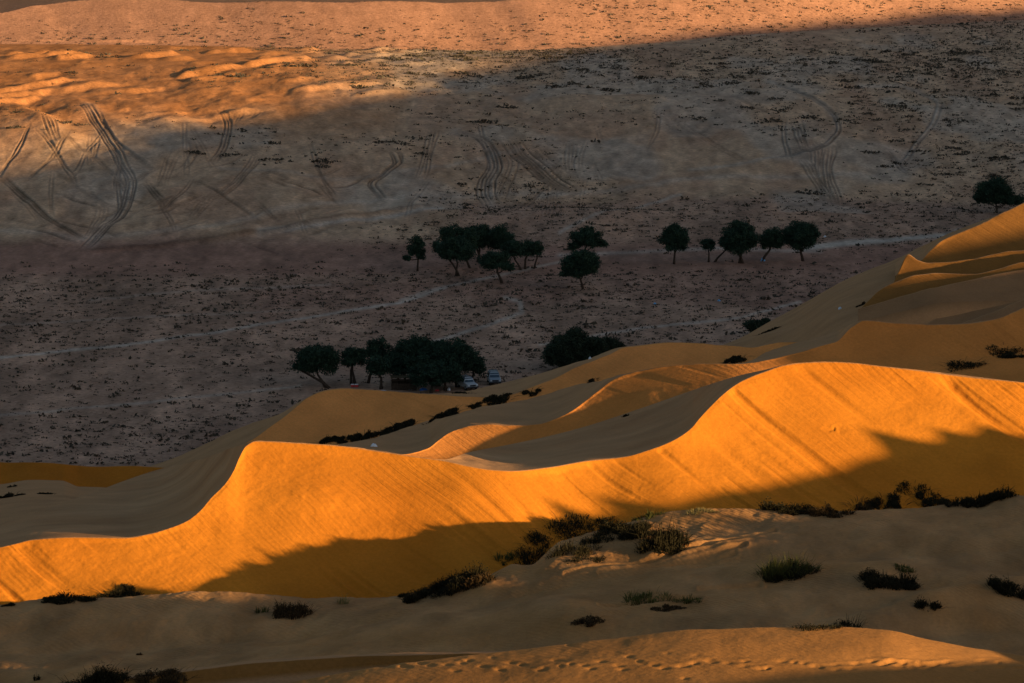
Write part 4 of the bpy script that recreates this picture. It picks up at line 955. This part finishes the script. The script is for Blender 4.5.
def sheet(name, u, v, w_, d_, h_, mat, label, cat, seed, on=None):
    p = hit(u, v, on or TERRAIN); r = random.Random(seed); n = 9; vs = []
    for j in range(n):
        for i in range(n):
            x, y = (i/(n-1)-.5), (j/(n-1)-.5); e = (1-abs(2*x)**3)*(1-abs(2*y)**3)
            vs.append((x*w_*(1+.15*r.uniform(-1, 1)), y*d_*(1+.15*r.uniform(-1, 1)), .02 + h_*e*r.uniform(.45, 1)))
    f = [(j*n+i, j*n+i+1, (j+1)*n+i+1, (j+1)*n+i) for j in range(n-1) for i in range(n-1)]
    k = len(vs); rim = [i for i in range(n)] + [j*n+n-1 for j in range(1, n)] + [(n-1)*n+i for i in range(n-2, -1, -1)] + [j*n for j in range(n-2, 0, -1)]
    vs += [(vs[i][0], vs[i][1], -.05) for i in rim]; m_ = len(rim)
    f += [(rim[q], k+q, k+(q+1) % m_, rim[(q+1) % m_]) for q in range(m_)]
    o = mesh_obj(name, vs, f, mat, smooth=True); o.location = p; o.rotation_euler = (0, 0, r.uniform(-.4, .4)); return tag(o, label, cat)
sheet('blue_tarpaulin', 423.5, 390, 1.1, .8, .35, M_BLUE, 'bright blue tarpaulin heaped at the front of the camp', 'tarpaulin', 1, FLOORS)
sheet('cloth_bundle', 437, 391, .6, .5, .3, M_REDP, 'dull red cloth bundle beside the blue tarpaulin', 'bundle', 2, FLOORS)
sheet('cloth_bundle', 449, 390.5, .4, .4, .5, M_WHITEP, 'small white bundle between the grove trunks and the white car', 'bundle', 3, FLOORS)
sheet('ground_sheet', 383, 391, 1.0, .8, .12, M_WHITEP, 'pale ground sheet left of the dark shelter', 'sheet', 4, FLOORS)
sheet('blue_sheet', 763, 261, .8, .5, .7, M_CYAN, 'pale blue sheet leaning at the foot of the leaning tree', 'sheet', 5, FLOORS)
for i, (u, v, mt, sz, l) in enumerate([(655, 304, M_CYAN, .45, 'scrap of bright blue plastic on the scrubby floor, left of two'), (719, 301, M_CYAN, .45, 'scrap of bright blue plastic on the scrubby floor, right of two'), (825, 237, M_WHITEP, .5, 'white scrap on the pale wadi track right of the tree row'), (840, 309, M_WHITEP, .4, 'white scrap on the shaded climbing dune'), (590, 359, M_WHITEP, .3, 'tiny white scrap in front of the clump of shrubs')]):
    sheet('plastic_scrap', u, v, sz, sz, .3, mt, l, 'litter', 20+i)
sheet('plastic_bag', 374, 446.5, .55, .45, .30, M_WHITEP, 'crumpled white plastic bag on the grey sand behind the lit crest', 'plastic bag', 40)
p = hit(410.5, 390, FLOORS); t = thing('water_drum', p, 'pale upright water drum in front of the shelter', 'water drum')
h = MB(); n = 16; h.loops([[(r*math.cos(6.2832*j/n), r*math.sin(6.2832*j/n), z) for j in range(n)] for r, z in ((.24, 0), (.26, .03), (.26, .28), (.27, .30), (.26, .32), (.26, .58), (.27, .60), (.26, .62), (.26, .85), (.24, .88))]); h.build('barrel', M_WHITEP, t, True)
h = MB(); h.loops([[(.1+r*math.cos(6.2832*j/n), r*math.sin(6.2832*j/n), z) for j in range(n)] for r, z in ((.05, .88), (.05, .93))]); h.build('cap', M_BLUE, t)
#@@THINGS-END

# ------------------------------------------------------------------ light, world, camera
w = bpy.data.worlds.new('World'); S.world = w; w.use_nodes = True
nt = w.node_tree; bg = nt.nodes['Background']
sky = nt.nodes.new('ShaderNodeTexSky'); sky.sky_type = 'NISHITA'; sky.sun_disc = False
sky.sun_elevation = SUN_EL; sky.sun_rotation = R(125); sky.altitude = 200; sky.dust_density = 1.5
nt.links.new(sky.outputs[0], bg.inputs['Color']); bg.inputs['Strength'].default_value = 0.06
sl = bpy.data.lights.new('sun', 'SUN'); sl.energy = 5.0; sl.angle = R(.5); sl.color = (1, .68, .33)
so = bpy.data.objects.new('sun', sl); COL.objects.link(so)
sd = Vector((SH[0]*math.cos(SUN_EL), SH[1]*math.cos(SUN_EL), math.sin(SUN_EL)))
so.rotation_euler = sd.to_track_quat('Z', 'Y').to_euler(); so.location = (200, -100, 200)
cd = bpy.data.cameras.new('camera'); cam = bpy.data.objects.new('camera', cd); COL.objects.link(cam)
cd.sensor_width = 36; cd.lens = F/1024*36; cd.clip_end = 30000; cd.clip_start = .5
cam.location = CAM; cam.rotation_euler = (R(90) - PITCH, 0, 0)
S.camera = cam
vs = S.view_settings; vs.view_transform = 'Standard'; vs.look = 'None'; vs.exposure = 0.9; vs.gamma = 1; vs.use_curve_mapping = False
S.render.resolution_x = 1024; S.render.resolution_y = 683
S.cycles.max_bounces = 4; S.cycles.diffuse_bounces = 2; S.cycles.use_denoising = True; S.cycles.denoiser = 'OPENIMAGEDENOISE'; S.cycles.denoising_input_passes = 'RGB_ALBEDO_NORMAL'; S.cycles.denoising_prefilter = 'ACCURATE'
